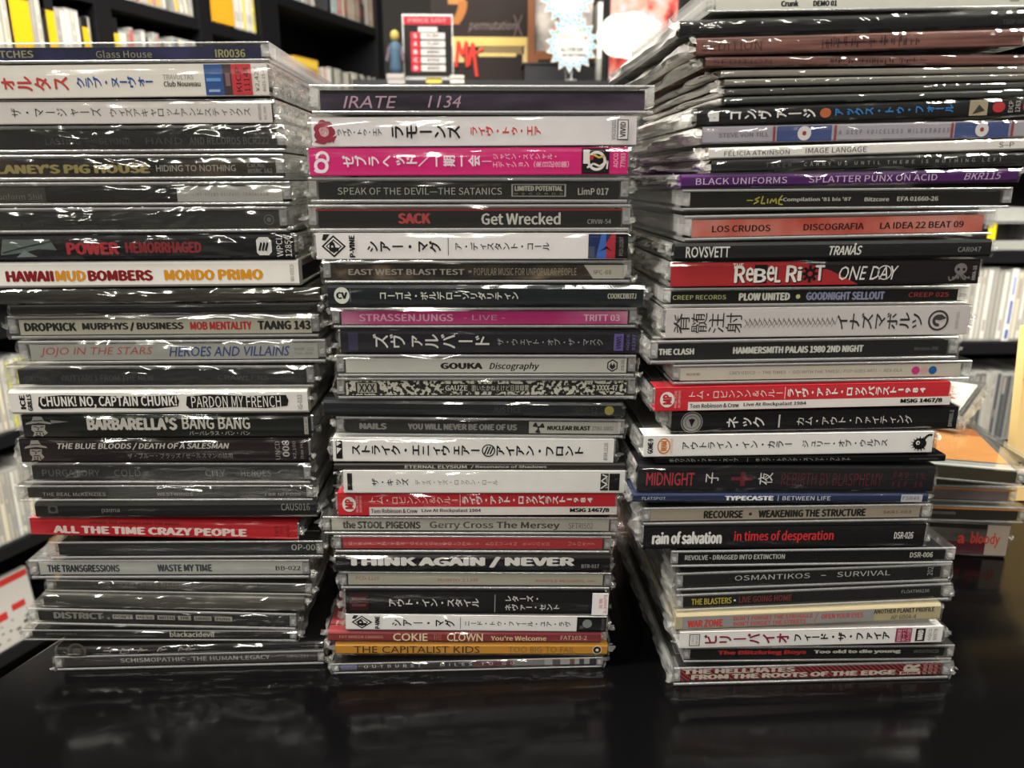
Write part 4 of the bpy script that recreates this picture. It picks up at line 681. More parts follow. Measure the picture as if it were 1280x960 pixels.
# ------------------------------------------------------------------ room shell
def plain(name, h, rough=.6, spec=.5, nscale=20, var=.12, bump=0):
    m, nt, out = nodemat(name)
    c = lin(h); p = N(nt, 'ShaderNodeBsdfPrincipled'); p.inputs['Roughness'].default_value = rough; p.inputs['Specular IOR Level'].default_value = spec
    tc = N(nt, 'ShaderNodeTexCoord'); nz = N(nt, 'ShaderNodeTexNoise'); nz.inputs['Scale'].default_value = nscale; nz.inputs['Detail'].default_value = 5
    nt.links.new(tc.outputs['Object'], nz.inputs['Vector'])
    mx = N(nt, 'ShaderNodeMix', data_type='RGBA'); mx.inputs[6].default_value = (*[x * (1 - var) for x in c], 1); mx.inputs[7].default_value = (*[min(.9, x * (1 + var)) for x in c], 1)
    nt.links.new(nz.outputs[0], mx.inputs[0]); nt.links.new(mx.outputs[2], p.inputs['Base Color']); nt.links.new(p.outputs[0], out.inputs[0])
    return m
BLACKW = plain('black_painted_wood', '#161618', .38, .45, 40)
DARKP = plain('black_panel', '#121213', .6, .3, 30)
def room():
    x0, x1, y0, y1, z0, z1 = -3.0, 2.6, -5.6, 3.2, -.78, 1.95
    for nm, bx, m in (('floor', (x0, x1, y0, y1, z0 - .05, z0), plain('floor_vinyl', '#4a4744', .5)), ('ceiling', (x0, x1, y0, y1, z1, z1 + .05), plain('ceiling_paint', '#c9c5bc', .9)),
                      ('wall_back', (x0, x1, y1, y1 + .05, z0, z1), plain('wall_back_paint', '#26241f', .8)), ('wall_front', (x0, x1, y0 - .05, y0, z0, z1), plain('wall_front_paint', '#2c2a28', .8)),
                      ('wall_left', (x0 - .05, x0, y0, y1, z0, z1), plain('wall_left_paint', '#4a4640', .8)), ('wall_right', (x1, x1 + .05, y0, y1, z0, z1), plain('wall_right_paint', '#4a4640', .8))):
        b = MB(); b.box(*bx, m); tag(b.build(nm), kind='structure')
room()

# ------------------------------------------------------------------ the table
def table():
    m, nt, out = nodemat('black_lacquer')
    p = N(nt, 'ShaderNodeBsdfPrincipled'); p.inputs['Base Color'].default_value = (.002, .0019, .0021, 1); p.inputs['Specular IOR Level'].default_value = .24
    tc = N(nt, 'ShaderNodeTexCoord'); nz = N(nt, 'ShaderNodeTexNoise'); nz.inputs['Scale'].default_value = 9; nz.inputs['Detail'].default_value = 6
    nt.links.new(tc.outputs['Object'], nz.inputs['Vector'])
    mr = N(nt, 'ShaderNodeMapRange'); mr.inputs[3].default_value = .09; mr.inputs[4].default_value = .2
    nt.links.new(nz.outputs[0], mr.inputs[0]); nt.links.new(mr.outputs[0], p.inputs['Roughness'])
    n2 = N(nt, 'ShaderNodeTexNoise'); n2.inputs['Scale'].default_value = 900; nt.links.new(tc.outputs['Object'], n2.inputs['Vector'])
    bp = N(nt, 'ShaderNodeBump'); bp.inputs['Strength'].default_value = .08; bp.inputs['Distance'].default_value = .0002
    nt.links.new(n2.outputs[0], bp.inputs['Height']); nt.links.new(bp.outputs[0], p.inputs['Normal']); nt.links.new(p.outputs[0], out.inputs[0])
    t = empty('display_table', (.2, .4, -.78))
    tag(t, 'black lacquered table under the three stacks of CDs', 'table')
    U = Vector((.345, .939)); P0 = Vector((-.218, .301))
    def edge(y): return P0.x + U.x * (y - P0.y) / U.y
    yb, yf, xr = .60, .06, .95
    pts = [(edge(yf), yf), (xr, yf), (xr, yb), (edge(yb), yb)]
    b = MB(); n = 4; off = Vector((.2, .4, -.78))
    top = [(x - off.x, y - off.y, .78) for x, y in pts]; bot = [(x - off.x, y - off.y, .752) for x, y in pts]
    b.mesh(top + bot, [(0, 1, 2, 3), (7, 6, 5, 4)] + [(i, i + 4, (i + 1) % 4 + 4, (i + 1) % 4) for i in range(4)], m)
    o = b.build('tabletop', t)
    bv = o.modifiers.new('bevel', 'BEVEL'); bv.width = .003; bv.segments = 2; bv.limit_method = 'ANGLE'
    for x, y in ((edge(yf) + .05, yf + .05), (xr - .05, yf + .05), (xr - .05, yb - .05), (edge(yb) + .05, yb - .05)):
        b = MB(); b.box(x - off.x - .022, x - off.x + .022, y - off.y - .022, y - off.y + .022, 0, .752, BLACKW); b.build('leg', t)
table()

# ------------------------------------------------------------------ upright CDs on the shelves
rb = random.Random(21)
CASEB = plain('case_grey_plastic', '#a9a9a2', .25, .6, 60)
CASED = plain('case_dark_plastic', '#3a3a3a', .25, .6, 60)
_um = {}
def upright_mesh(col, dark, th, h):
    k = (col, dark, round(th, 4), round(h, 3))
    if k not in _um:
        b = MB(); c = CASED if dark else CASEB
        b.box(0, th, .0008, .14, 0, h, c)
        b.box(th * .14, th * .86, 0, .002, .004, h - .004, paper(col))
        r = random.Random(col + str(th)); y = -.00008
        z = .018
        while z < h - .02:                                    # blurred line of print down the spine
            l = min(r.uniform(.012, .035), h - .006 - z)
            if r.random() < .4: b.face([(th * .32, y, z), (th * .68, y, z), (th * .68, y, z + l), (th * .32, y, z + l)], paper(r.choice(['#8f8b84', '#a3988f', '#8f939a', '#a39f97']) if not dark else r.choice(['#b5b2aa', '#8f8b84', '#a9423c'])))
            z += l + .008
        b.face([(th, .014, .0), (0, .014, .0), (0, .014, .0005), (th, .014, .0005)], c)
        _um[k] = b.build('cd_upright').data
        bpy.data.objects.remove(bpy.data.objects['cd_upright'])
    return _um[k]
def upright(M, x, z, col, cname, place, group, dark=False, th=.0102, h=.124, lean=0, push=0):
    o = bpy.data.objects.new('upright_cd', upright_mesh(col, dark, th, h)); COL.objects.link(o)
    o.matrix_world = M @ Matrix.Translation((x, push, z)) @ Matrix.Rotation(lean, 4, 'Y')
    tag(o, '%s upright CD %s' % (cname, place), 'CD', group)
    return o
PAL = [('#d8d5cc', 'white', 0), ('#c2bdb0', 'pale grey', 0), ('#a9a69c', 'grey', 0), ('#d5ccb5', 'cream', 0), ('#b8b09f', 'beige', 0), ('#3a3a3c', 'dark grey', 1), ('#6a6a55', 'olive', 0), ('#b5807a', 'dull pink', 0), ('#8f9aa5', 'blue grey', 0)]
def fill(M, x0, x1, z, place, group, pal, seq=(), hs=(.122, .126), gap=.0004):
    x = x0; i = 0
    while True:
        th = rb.choice([.0102, .0102, .0088, .0075])
        if x + th > x1: break
        c = seq[i] if i < len(seq) and seq[i] else rb.choice(pal)
        upright(M, x, z, c[0], c[1], place, group, bool(c[2]), th, rb.choice(hs), push=rb.uniform(0, .004))
        x += th + gap; i += 1

# ------------------------------------------------------------------ left shelving, running away behind the left stack
ANG = math.atan2(.922, .388)
ML = Matrix.Translation((-.752, 1.43, 0)) @ Matrix.Rotation(ANG, 4, 'Z')
def left_shelf():
    t = empty('cd_shelf', (-.752, 1.43, -.78), (0, 0, ANG)); tag(t, 'tall black shelving unit full of CDs behind the left stack', 'shelf')
    F = .78
    def bd(x0, x1, z): b = MB(); b.box(x0, x1, -.004, .17, z - .011 + F, z + .011 + F, BLACKW); b.build('board', t)
    for z in (-.60, -.412, -.218, -.033, .16, .352, .535): bd(-.60, .126, z); bd(.162, .395, z)
    for z in (-.60, -.218, .16, .352, .535): bd(.43, .60, z)
    for z in (-.60, -.218, .16, .375, .64): bd(.67, 1.145, z)
    for a, b_ in ((-.635, -.60), (.126, .162), (.395, .43), (.60, .67), (1.145, 1.18)):
        b = MB(); b.box(a, b_, -.006, .18, 0, 1.6, BLACKW); b.build('post', t)
    b = MB(); b.box(-.63, 1.17, .172, .18, .02, 1.58, DARKP); b.build('back_panel', t)
left_shelf()
W3 = [PAL[0], PAL[1], PAL[3], PAL[2], PAL[4]]
MIX = PAL
U = .012
def divider(M, x, z, wd, h, col, cname, place, tabcol='#1c1b1a', text=None, hb=None):
    """plastic divider card: coloured label with a dark tab above"""
    b = MB(); hb = hb or h * .8
    b.box(0, wd, 0, .0016, 0, h, plain_black); b.box(.0005, wd - .0005, -.0006, 0, .0, hb, paper(col))
    if text:
        for i, tx in enumerate(text):
            P, Fc = text2d(tx, 'B'); n = len(text)
            zz = hb * (.80 - .3 * i)
            b.mesh([(wd * (.1 + .8 * a), -.0007 - _, zz + hb * .2 * c) for a, c, _ in P], Fc, paper('#2a2218'))
    o = b.build('divider_card'); o.matrix_world = M @ Matrix.Translation((x, -.001, z)); tag(o, '%s divider card %s' % (cname, place), 'divider')
plain_black = plain('black_plastic_tab', '#1a1a1b', .4)
# first bay, top row (its left half is out of frame)
pl = 'in the nearest bay of the left shelf, top row'
fill(ML, -.10, -.042, 0.3638, pl, 'CDs in the nearest left bay, top row', MIX, hs=(.14, .125, .145))
divider(ML, -.040, 0.3638, .036, .150, '#e3b01e', 'wide yellow', 'between CDs at the upper left edge', hb=.139)
fill(ML, .0, .022, 0.3638, pl, 'CDs in the nearest left bay, top row', [PAL[2], PAL[1]], hs=(.15,))
divider(ML, .026, 0.3638, .017, .158, '#e3b01e', 'narrow yellow', 'right of the wide yellow one', hb=.132)
fill(ML, .045, .094, 0.3638, pl, 'CDs in the nearest left bay, top row', [PAL[2], PAL[1], PAL[3], PAL[0]], hs=(.143, .14))
divider(ML, .097, 0.3638, .013, .135, '#e3b01e', 'small yellow', 'beside the first black post of the left shelf', hb=.117)
fill(ML, .1115, .125, 0.3638, pl, 'CDs in the nearest left bay, top row', [PAL[1]], hs=(.137,))
fill(ML, -.2, .125, 0.5478, 'in the nearest bay of the left shelf, above the black gap', 'CDs above the frame in the nearest left bay', MIX)
for z, nm in ((-.021, 'fourth'), (.172, 'third')):
    pass
# first bay, low rows seen beside the left stack
fill(ML, -.30, -.10, -0.2052, 'in the left shelf row level with the table', 'CDs on the left shelf level with the table', W3 + [('#d8d34a', 'yellow', 0), ('#c2504a', 'red', 0)], seq=[None] * 6)
fill(ML, -.30, -.08, -0.3992, 'on the left shelf just below table height', 'CDs on the left shelf below table height', W3, hs=(.127, .142))
# second bay
pl = 'in the second bay of the left shelf, lower row'
divider(ML, .166, 0.3638, .011, .145, '#e0b826', 'slim yellow', 'just past the first black post', hb=.118)
fill(ML, .180, .392, 0.3638, pl, 'CDs in the second left bay, lower row', MIX, seq=[PAL[3], PAL[0], ('#a9423c', 'red', 0), ('#b5625a', 'red', 0), PAL[2], PAL[2], PAL[0]], hs=(.125, .135))
pl = 'in the second bay of the left shelf, upper row'
fill(ML, .168, .315, 0.5468, pl, 'CDs in the second left bay, upper row', MIX + [('#b5514a', 'red', 0), ('#c9a43a', 'mustard', 0)])
for i, c in enumerate((('#e0b84a', 'leaning yellow', 0), PAL[0], PAL[3])): upright(ML, .335 + i * .013, .5465, c[0], c[1] if i == 0 else 'leaning ' + c[1], pl, 'CDs leaning in the second left bay', False, lean=-.13 + .0)
fill(ML, .376, .393, 0.5468, pl, 'CDs in the second left bay, upper row', [PAL[4]])
# third bay
divider(ML, .437, .55, .075, .15, '#e0a02a', 'big orange lettered', 'in the third bay of the left shelf', text=('EMO', 'POSTPUNK'), hb=.15)
fill(ML, .437, .51, 0.5468, 'behind the orange divider card', 'CDs behind the orange divider', W3)
fill(ML, .515, .598, 0.5468, 'right of the orange divider card', 'CDs right of the orange divider', [PAL[0], PAL[0], PAL[3]], seq=[PAL[0], PAL[0], PAL[0], ('#ead52f', 'bright yellow', 0), PAL[0], PAL[0], ('#e0cf2f', 'bright yellow', 0), PAL[0]], hs=(.14,))
fill(ML, .437, .598, 0.3638, 'in the third bay of the left shelf, lower row', 'CDs in the third left bay, lower row', MIX)
# fourth bay
pl = 'in the far bay of the left shelf, upper row'
for i, c in enumerate((('#c9c2bd', 'leaning white', 0), ('#c98a92', 'leaning pink', 0), ('#b0a8a0', 'leaning grey', 0), ('#d0ccc4', 'leaning white', 0), ('#8f6a5e', 'leaning brown', 0), ('#c9c5bd', 'leaning white', 0))):
    upright(ML, .718 + i * .022, 0.6518, c[0], c[1], pl, 'CDs leaning in the far left bay', False, th=.0102, h=.135, lean=-.28)
fill(ML, .90, 1.14, 0.6518, pl, 'CDs in the far left bay, upper row', [('#8f7a66', 'brown', 0), ('#3a3a3c', 'dark grey', 1), ('#a9a69c', 'grey', 0)], seq=[('#2a3040', 'dark blue', 1), ('#2a3040', 'dark blue', 1), ('#9ab5b5', 'pale blue', 0), ('#9ab5b5', 'pale blue', 0), ('#9ab5b5', 'pale blue', 0), ('#a93a3c', 'red', 0), ('#a93a3c', 'red', 0), PAL[4], ('#9c6a3a', 'brown', 0)], hs=(.135, .125))
pl = 'in the far bay of the left shelf, lower row'
fill(ML, .86, 1.14, 0.3868, pl, 'CDs in the far left bay, lower row', [PAL[2], PAL[5], PAL[4]], seq=[('#c98f86', 'dull pink', 0), PAL[0], PAL[0], PAL[2], PAL[5]])
b = MB(); b.box(0, .10, 0, .10, 0, .135, paper('#c9a23a')); b.box(.012, .088, -.0008, 0, .012, .105, paper('#a93428')); b.box(.05, .075, -.0012, -.0006, .02, .08, paper('#2a2422')); b.box(.005, .095, -.0009, 0, .112, .13, paper('#e0bf4a'))
o = b.build('boxed_set'); o.matrix_world = ML @ Matrix.Translation((.74, .004, 0.3868)); tag(o, 'yellow boxed set with red front in the far left bay', 'box')
# lowest row by the table's left corner: covers shown face out
def face_out(M, x, z, w_, h_, art, name, label, cat, lean=-.22, yaw=0):
    b = MB(); b.box(0, w_, 0, .0102, 0, h_, CASEB); b.box(.002, w_ - .002, -.0006, 0, .002, h_ - .002, paper('#b9b5ae')); art(b)
    o = b.build(name); o.matrix_world = M @ Matrix.Translation((x, 0, z)) @ Matrix.Rotation(yaw, 4, 'Z') @ Matrix.Rotation(lean, 4, 'X'); tag(o, label, cat); return o
def art1(b):
    q = lambda x0, x1, z0, z1, c: b.face([(x0, -.0009, z0), (x1, -.0009, z0), (x1, -.0009, z1), (x0, -.0009, z1)], paper(c))
    q(.002, .140, .112, .124, '#b5342f'); q(.01, .09, .052, .066, '#b5342f'); q(.10, .125, .06, .072, '#b5342f')
    r = random.Random(4)
    for i in range(26): x = r.uniform(.008, .125); z = r.uniform(.006, .045); q(x, x + r.uniform(.003, .009), z, z + r.uniform(.002, .007), r.choice(['#6a6864', '#8f8c86', '#4a4846'])); 
face_out(ML, -.312, -0.5872, .142, .127, art1, 'cd_front_cover', 'white CD with red bands shown face out at the lower left edge', 'CD', lean=-.10)
divider(ML, -.128, -0.5872, .03, .175, '#e0a22a', 'orange', 'by the lower left side of the left stack', hb=.165)

# ------------------------------------------------------------------ right shelving, facing us
MR = Matrix.Translation((.70, 1.25, 0))
def right_shelf():
    t = empty('cd_shelf', (.70, 1.25, -.78)); tag(t, 'black shelving unit of CDs behind the right stack', 'shelf'); F = .78
    for z in (-.60, -.42, -.247, -.066, .090, .28, .47): b = MB(); b.box(.0, .86, -.004, .17, z - .010 + F, z + .010 + F, BLACKW); b.build('board', t)
    for x in (-.03, .86): b = MB(); b.box(x, x + .03, -.006, .18, 0, 1.5, BLACKW); b.build('post', t)
    b = MB(); b.box(-.02, .88, .172, .18, .02, 1.48, DARKP); b.build('back_panel', t)
right_shelf()
WH = [PAL[0], PAL[0], ('#dcdad2', 'white', 0), PAL[1], PAL[3]]
pl = 'on the right shelf, upper row of the two in view'
fill(MR, .09, .195, -0.0542, pl, 'CDs in the upper row of the right shelf', [PAL[0], PAL[1], PAL[2]])
b = MB(); b.box(0, .0105, 0, .14, 0, .124, paper('#dedcd6')); b.box(.003, .0075, -.0004, 0, .004, .02, paper('#3a5aa8')); b.box(.0035, .007, -.0004, 0, .03, .07, paper('#3a5aa8')); b.box(.004, .0065, -.0004, 0, .08, .11, paper('#6a86c0'))
o = b.build('upright_cd'); o.matrix_world = MR @ Matrix.Translation((.1965, 0, -0.0542)); tag(o, 'white upright CD with blue lettering on the right shelf', 'CD')
fill(MR, .208, .46, -0.0542, pl, 'CDs in the upper row of the right shelf', WH)
fill(MR, .12, .46, -0.2352, 'on the right shelf, lower row of the two in view', 'CDs in the lower row of the right shelf', [PAL[2], ('#77776f', 'mid grey', 0), ('#5a5c5f', 'slate', 0), ('#5a5c5f', 'slate', 0)])
# a clear case lying on the board above, with a yellow card
t = empty('cd_jewel_case', (.87, 1.247, .1008)); tag(t, 'clear empty case lying on the right shelf beside the salmon spine', 'CD')
b = MB(); b.box(-.062, .062, 0, .12, .0, .0015, CLEAR, EDGE); b.box(-.062, .062, 0, .12, .044, .0455, EDGE, EDGE); b.box(-.062, .062, 0, .0015, .0015, .016, CASEB); b.box(.058, .062, 0, .12, .0015, .044, EDGE); b.box(-.062, -.058, 0, .12, .0015, .044, EDGE); b.build('lid', t)
b = MB(); b.box(-.055, .055, .06, .118, .0016, .043, CASED); b.build('inlay', t)
b = MB(); q_ = at_y(1238, 280, 1.25).x - .87; b.box(q_, q_ + .0125, .004, .006, .017, .0435, paper('#f0d020')); ye = b.build('insert', t); ye['label'] = 'yellow insert'
b = MB(); b.box(0, .06, 0, .05, 0, .022, CASEB); o = b.build('cd_case'); o.location = (.86, 1.262, .1475); tag(o, 'pale case on top of the clear case on the right shelf', 'CD')

# ------------------------------------------------------------------ display cabinet at the back with its cards and pictures
ZC = at_y(520, 101, 1.70).z
def cabinet():
    t = empty('display_cabinet', (.2, 2.08, -.78)); tag(t, 'low black cabinet behind the stacks carrying signs and pictures', 'cabinet'); F = .78
    b = MB(); b.box(-.46, .46, -.40, .40, ZC - .025 + F, ZC + F, BLACKW); b.build('top', t)
    for x in (-.46, .44): b = MB(); b.box(x, x + .02, -.39, .40, 0, ZC - .025 + F, BLACKW); b.build('side_panel', t)
    b = MB(); b.box(-.44, .44, -.38, -.36, 0, ZC - .025 + F, DARKP); b.build('front_panel', t)
cabinet()
def slab(b, Y, px0, px1, py0, py1, col, th=.004, dy=0, m=None):
    a, c = at_y(px0, py1, Y), at_y(px1, py0, Y)
    if py1 >= 99: a.z = ZC + .0005
    b.box(a.x, c.x, Y - dy - th, Y - dy, a.z, c.z, m or paper(col)); return a, c
def put_text(b, Y, body, px0, px1, py0, py1, col, fl=''):
    a, c = at_y(px0, py1, Y), at_y(px1, py0, Y); P, Fc = text2d(body, fl)
    b.mesh([(a.x + (c.x - a.x) * u, Y - _, a.z + (c.z - a.z) * v) for u, v, _ in P], Fc, paper(col))
def std(b, Y, py): return at_y(640, py, Y).z
# price list in an acrylic stand
Y = 1.72
t = empty('price_sign', (0, 0, 0)); tag(t, 'red and black price list in an acrylic stand at the back', 'sign')
a = at_y(504, 20, Y); c = at_y(564, 20, Y); zt = a.z
b = MB(); b.box(a.x - .003, c.x + .003, Y - .0, Y + .003, ZC, zt + .004, CLEAR, EDGE); b.box(a.x - .003, c.x + .003, Y - .035, Y + .035, ZC, ZC + .003, CLEAR, EDGE); b.build('acrylic_stand', t)
b = MB(); zb = ZC + .012; b.box(a.x, c.x, Y - .0012, Y - .0002, zb, zt, paper('#1c1a1a'))
Wd = c.x - a.x; Hh = zt - zb
def pr(x0, x1, z0, z1, col, k=1): b.face([(a.x + Wd * x0, Y - .0012 - .0003 * k, zb + Hh * z0), (a.x + Wd * x1, Y - .0012 - .0003 * k, zb + Hh * z0), (a.x + Wd * x1, Y - .0012 - .0003 * k, zb + Hh * z1), (a.x + Wd * x0, Y - .0012 - .0003 * k, zb + Hh * z1)], paper(col))
def ptx(s, x0, x1, z0, z1, col, fl='b'):
    P, Fc = text2d(s, fl); b.mesh([(a.x + Wd * (x0 + (x1 - x0) * u), Y - .0012 - .0009 - _, zb + Hh * (z0 + (z1 - z0) * v)) for u, v, _ in P], Fc, paper(col))
pr(0, 1, .86, 1, '#8f2028'); ptx('PRICE LIST', .1, .9, .9, .96, '#c9797c')
pr(.3, .7, .74, .82, '#a9a5a0')
for i, ch in enumerate('SABCD'):
    z = .62 - .135 * i; pr(.14, .33, z - .01, z + .115, '#a3232b'); ptx(ch, .2, .27, z + .02, z + .09, '#d8bcbc'); pr(.35, .86, z, z + .105, '#a9a5a2'); ptx('¥%s' % ('1,500', '1,200', '900', '700', '500')[i], .47, .74, z + .03, z + .08, '#3a3634')
b.build('price_card', t)
# little figure beside it
t = empty('figurine', (0, 0, 0)); tag(t, 'small blue figurine on a pale base beside the price list', 'figurine')
p = at_y(495, 90, 1.70); cx = p.x
b = MB(); b.box(cx - .018, cx + .018, 1.685, 1.715, ZC, ZC + .012, paper('#8f8a86')); b.build('base', t)
def lathe(prof, x, y, z, m, n=14):
    b = MB(); vs = [(x + r * math.cos(2 * math.pi * i / n), y + r * math.sin(2 * math.pi * i / n), z + h) for r, h in prof for i in range(n)]
    fs = [(k * n + i, k * n + (i + 1) % n, (k + 1) * n + (i + 1) % n, (k + 1) * n + i) for k in range(len(prof) - 1) for i in range(n)] + [tuple(range(n))[::-1], tuple(range((len(prof) - 1) * n, len(prof) * n))]
    b.mesh(vs, fs, m); return b
lathe([(.010, 0), (.013, .012), (.011, .03), (.013, .045), (.011, .058), (.005, .064)], cx, 1.70, ZC + .012, paper('#3f5566')).build('body', t, True)
lathe([(.003, 0), (.008, .004), (.0095, .011), (.008, .018), (.003, .022)], cx, 1.70, ZC + .075, paper('#9c8a4a')).build('head', t, True)
for sx in (-1, 1): b = MB(); b.tube((cx + sx * .011, 1.70, ZC + .066), (cx + sx * .017, 1.692, ZC + .036), .0035, paper('#5a4a56'), 8); b.build('arm', t)
# dark poster boards
Y = 1.95
t = empty('poster', (0, 0, 0)); tag(t, 'large dark poster with script and a cream band with red letters', 'poster')
b = MB(); slab(b, Y, 541, 663, -40, 103, '#2c201c', .006)
slab(b, Y, 560, 581, -10, 6, '#9c6a3a', .0008, .006); 
put_text(b, Y - .0075, 'permutation', 586, 645, 26, 40, '#6f625c', 'i'); put_text(b, Y - .0075, '×', 642, 653, 18, 46, '#6f625c', 't')
for i in range(7):
    u = i / 6; x = 577 - 9 * u * u + 1; slab(b, Y, x - 5, x + 6, 2 + i * 4.0, 7 + i * 4.0, '#8f5a2c', .0009 + .0001 * i, .006)
b.build('board', t)
b = MB(); slab(b, Y - .007, 565, 660, 47, 100, '#2a201e', .004); slab(b, Y - .007, 565, 660, 47, 58, '#b09a5a', .0008, .004); slab(b, Y - .007, 598, 655, 58, 68, '#6f5f3f', .0008, .004); slab(b, Y - .007, 598, 645, 67, 71, '#b09a62', .0010, .004); slab(b, Y - .007, 653, 667, 58, 86, '#b09a6a', .0008, .004)
slab(b, Y - .007, 567, 580, 58, 78, '#b09a6a', .0008, .004)
for i in range(4): p0, p1 = ((569, 84), (572, 54)), ((572, 54), (577, 72)); 
def stroke(b, Y, pts, wpx, col):
    for (x0, y0), (x1, y1) in zip(pts, pts[1:]):
        q0, q1 = at_y(x0, y0, Y), at_y(x1, y1, Y); b.tube(q0, q1, wpx, paper(col), 6)
stroke(b, Y - .0125, [(570, 84), (573, 52), (578, 70), (583, 52), (584, 84)], .0042, '#b03a30')
stroke(b, Y - .0125, [(586, 82), (591, 54), (596, 96)], .0042, '#b03a30'); stroke(b, Y - .0125, [(587, 72), (604, 61)], .0032, '#b03a30')
b.build('lettered_panel', t)
# wooden frame with a grey photograph
t = empty('picture_frame', (0, 0, 0)); tag(t, 'brown wooden frame around a grey picture, left of the starburst cards', 'frame')
Y = 1.85
b = MB(); slab(b, Y, 659, 668, -40, 80, '#6a4228', .02); slab(b, Y, 668, 745, 66, 76, '#6a4228', .02); slab(b, Y, 662, 672, 70, 80, '#6a4228', .022); b.build('frame', t)
b = MB(); slab(b, Y, 668, 742, -40, 66, '#77706a', .006, m=pattern('grey_photo', ['#3a3734', '#77716b', '#a39c95', '#9c4a3c'], (12, 12, 12), 4, (.3, .75))); b.build('picture', t)
# what the frame stands on: a black riser
b = MB(); q0, q1 = at_y(655, 80.5, Y), at_y(750, 80.5, Y); b.box(q0.x, q1.x, Y - .03, Y + .06, ZC, q0.z, BLACKW); b.box(q0.x - .004, q1.x + .004, Y - .034, Y + .064, q0.z - .004, q0.z - .0005, BLACKW)
o = b.build('riser'); tag(o, 'black riser block under the wooden frame', 'stand')
# small tags along the cabinet's front
for x0, x1, y0, y1, col, nm in ((533, 552, 97, 104, '#b5a04a', 'yellow'), (563, 580, 94, 104, '#b8b2a8', 'white'), (485, 506, 98, 105, '#8f8b86', 'grey')):
    q0, q1 = at_y(x0, y1, 1.679), at_y(x1, y0, 1.679)
    b = MB(); b.box(q0.x, q1.x, 1.6785, 1.6795, q0.z, q1.z, paper(col)); b.box(q0.x, q1.x, 1.6795, 1.70, ZC + .0004, ZC + .0015, paper(col)); b.box(q0.x, q1.x, 1.6785, 1.6797, ZC + .0004, ZC + .003, paper(col)); o = b.build('price_tag'); tag(o, 'small %s tag standing on the back cabinet' % nm, 'tag')
# starburst and cloud cards on thin stems
def pop_card(cx, cy, Y, outline, base_h, label, writing, name='starburst_card', border='#3a88b4', yaw=0):
    t = empty(name, (0, 0, 0)); tag(t, label, 'price card')
    c = at_y(cx, cy, Y); k = (at_y(cx + 10, cy, Y).x - c.x) / 10
    def ring(s): return [(c.x + k * x * s, c.z + k * y * s) for x, y in outline]
    b = MB(); y0 = Y - .0014
    o = ring(1); n = len(o)
    b.mesh([(x, y0, z) for x, z in o] + [(x, Y, z) for x, z in o], [tuple(range(n)), tuple(range(2 * n - 1, n - 1, -1))] + [(i, i + n, (i + 1) % n + n, (i + 1) % n) for i in range(n)], paper('#b4b4ae' if border else '#d5d5ce'))
    if border:
        p, q = ring(.90), ring(.81)
        b.mesh([(x, y0 - .0002, z) for x, z in p] + [(x, y0 - .0002, z) for x, z in q], [(i, (i + 1) % n, (i + 1) % n + n, i + n) for i in range(n)], paper(border))
    for s, x0, x1, z0, z1, col in writing:
        P, Fc = text2d(s, 'b'); b.mesh([(c.x + k * (x0 + (x1 - x0) * u), y0 - .0004 - _, c.z + k * (z0 + (z1 - z0) * v)) for u, v, _ in P], Fc, paper(col))
    if border:
        for dx, dz, col in ((-22, 17, '#c9503f'), (-19, 13, '#5aa05a'), (17, 7, '#c9503f'), (10, 16, '#6ab06a'), (15, 16, '#6ab06a')):
            b.mesh([(c.x + k * (dx + 2 * math.cos(a_)), y0 - .0003, c.z + k * (dz + 2 * math.sin(a_))) for a_ in [i * .785 for i in range(8)]], [tuple(range(8))], paper(col))
    b.build('card', t)
    b = MB(); b.tube((c.x, Y + .002, base_h), (c.x, Y + .002, c.z), .0016, EDGE, 8); b.build('stem', t)
    b = MB(); b.tube((c.x, Y + .002, base_h), (c.x, Y + .002, base_h + .004), .012, EDGE, 16); b.build('foot', t)
rs = random.Random(2)
def burst(r0, r1, n, ph=0): return [((r1 if i % 2 else r0) * math.cos(math.pi * i / n + ph), (r1 if i % 2 else r0) * math.sin(math.pi * i / n + ph)) for i in range(2 * n)]
pop_card(715, 55, 1.70, burst(25.5, 34, 16, .1), ZC, 'white starburst card with blue zigzag edge, lower of two', [('店長おすすめ', -18, 16, 6, 11, '#b5b08a'), ('ALL 3 FOR 1000', -14, 14, -9, -4, '#3a3a3a'), ('NO RETURNS', -12, 18, -15, -11, '#3a3a3a')])
pop_card(709, -6, 1.74, burst(26, 35, 16, .0), ZC, 'white starburst card with blue zigzag edge, upper of two', [('SALE', -14, 14, -12, -2, '#c9cfd2')])
cl = []
for i in range(60):
    a_ = 2 * math.pi * i / 60; r = 1 + .10 * abs(math.sin(a_ * 3.5)) ; cl.append((38 * r * math.cos(a_), 25.5 * r * math.sin(a_)))
pop_card(787, 45, 1.70, cl, ZC, 'plain white cloud shaped card right of the starbursts', [('NEW', -14, 12, 4, 10, '#cfcfca')], 'cloud_card', None)
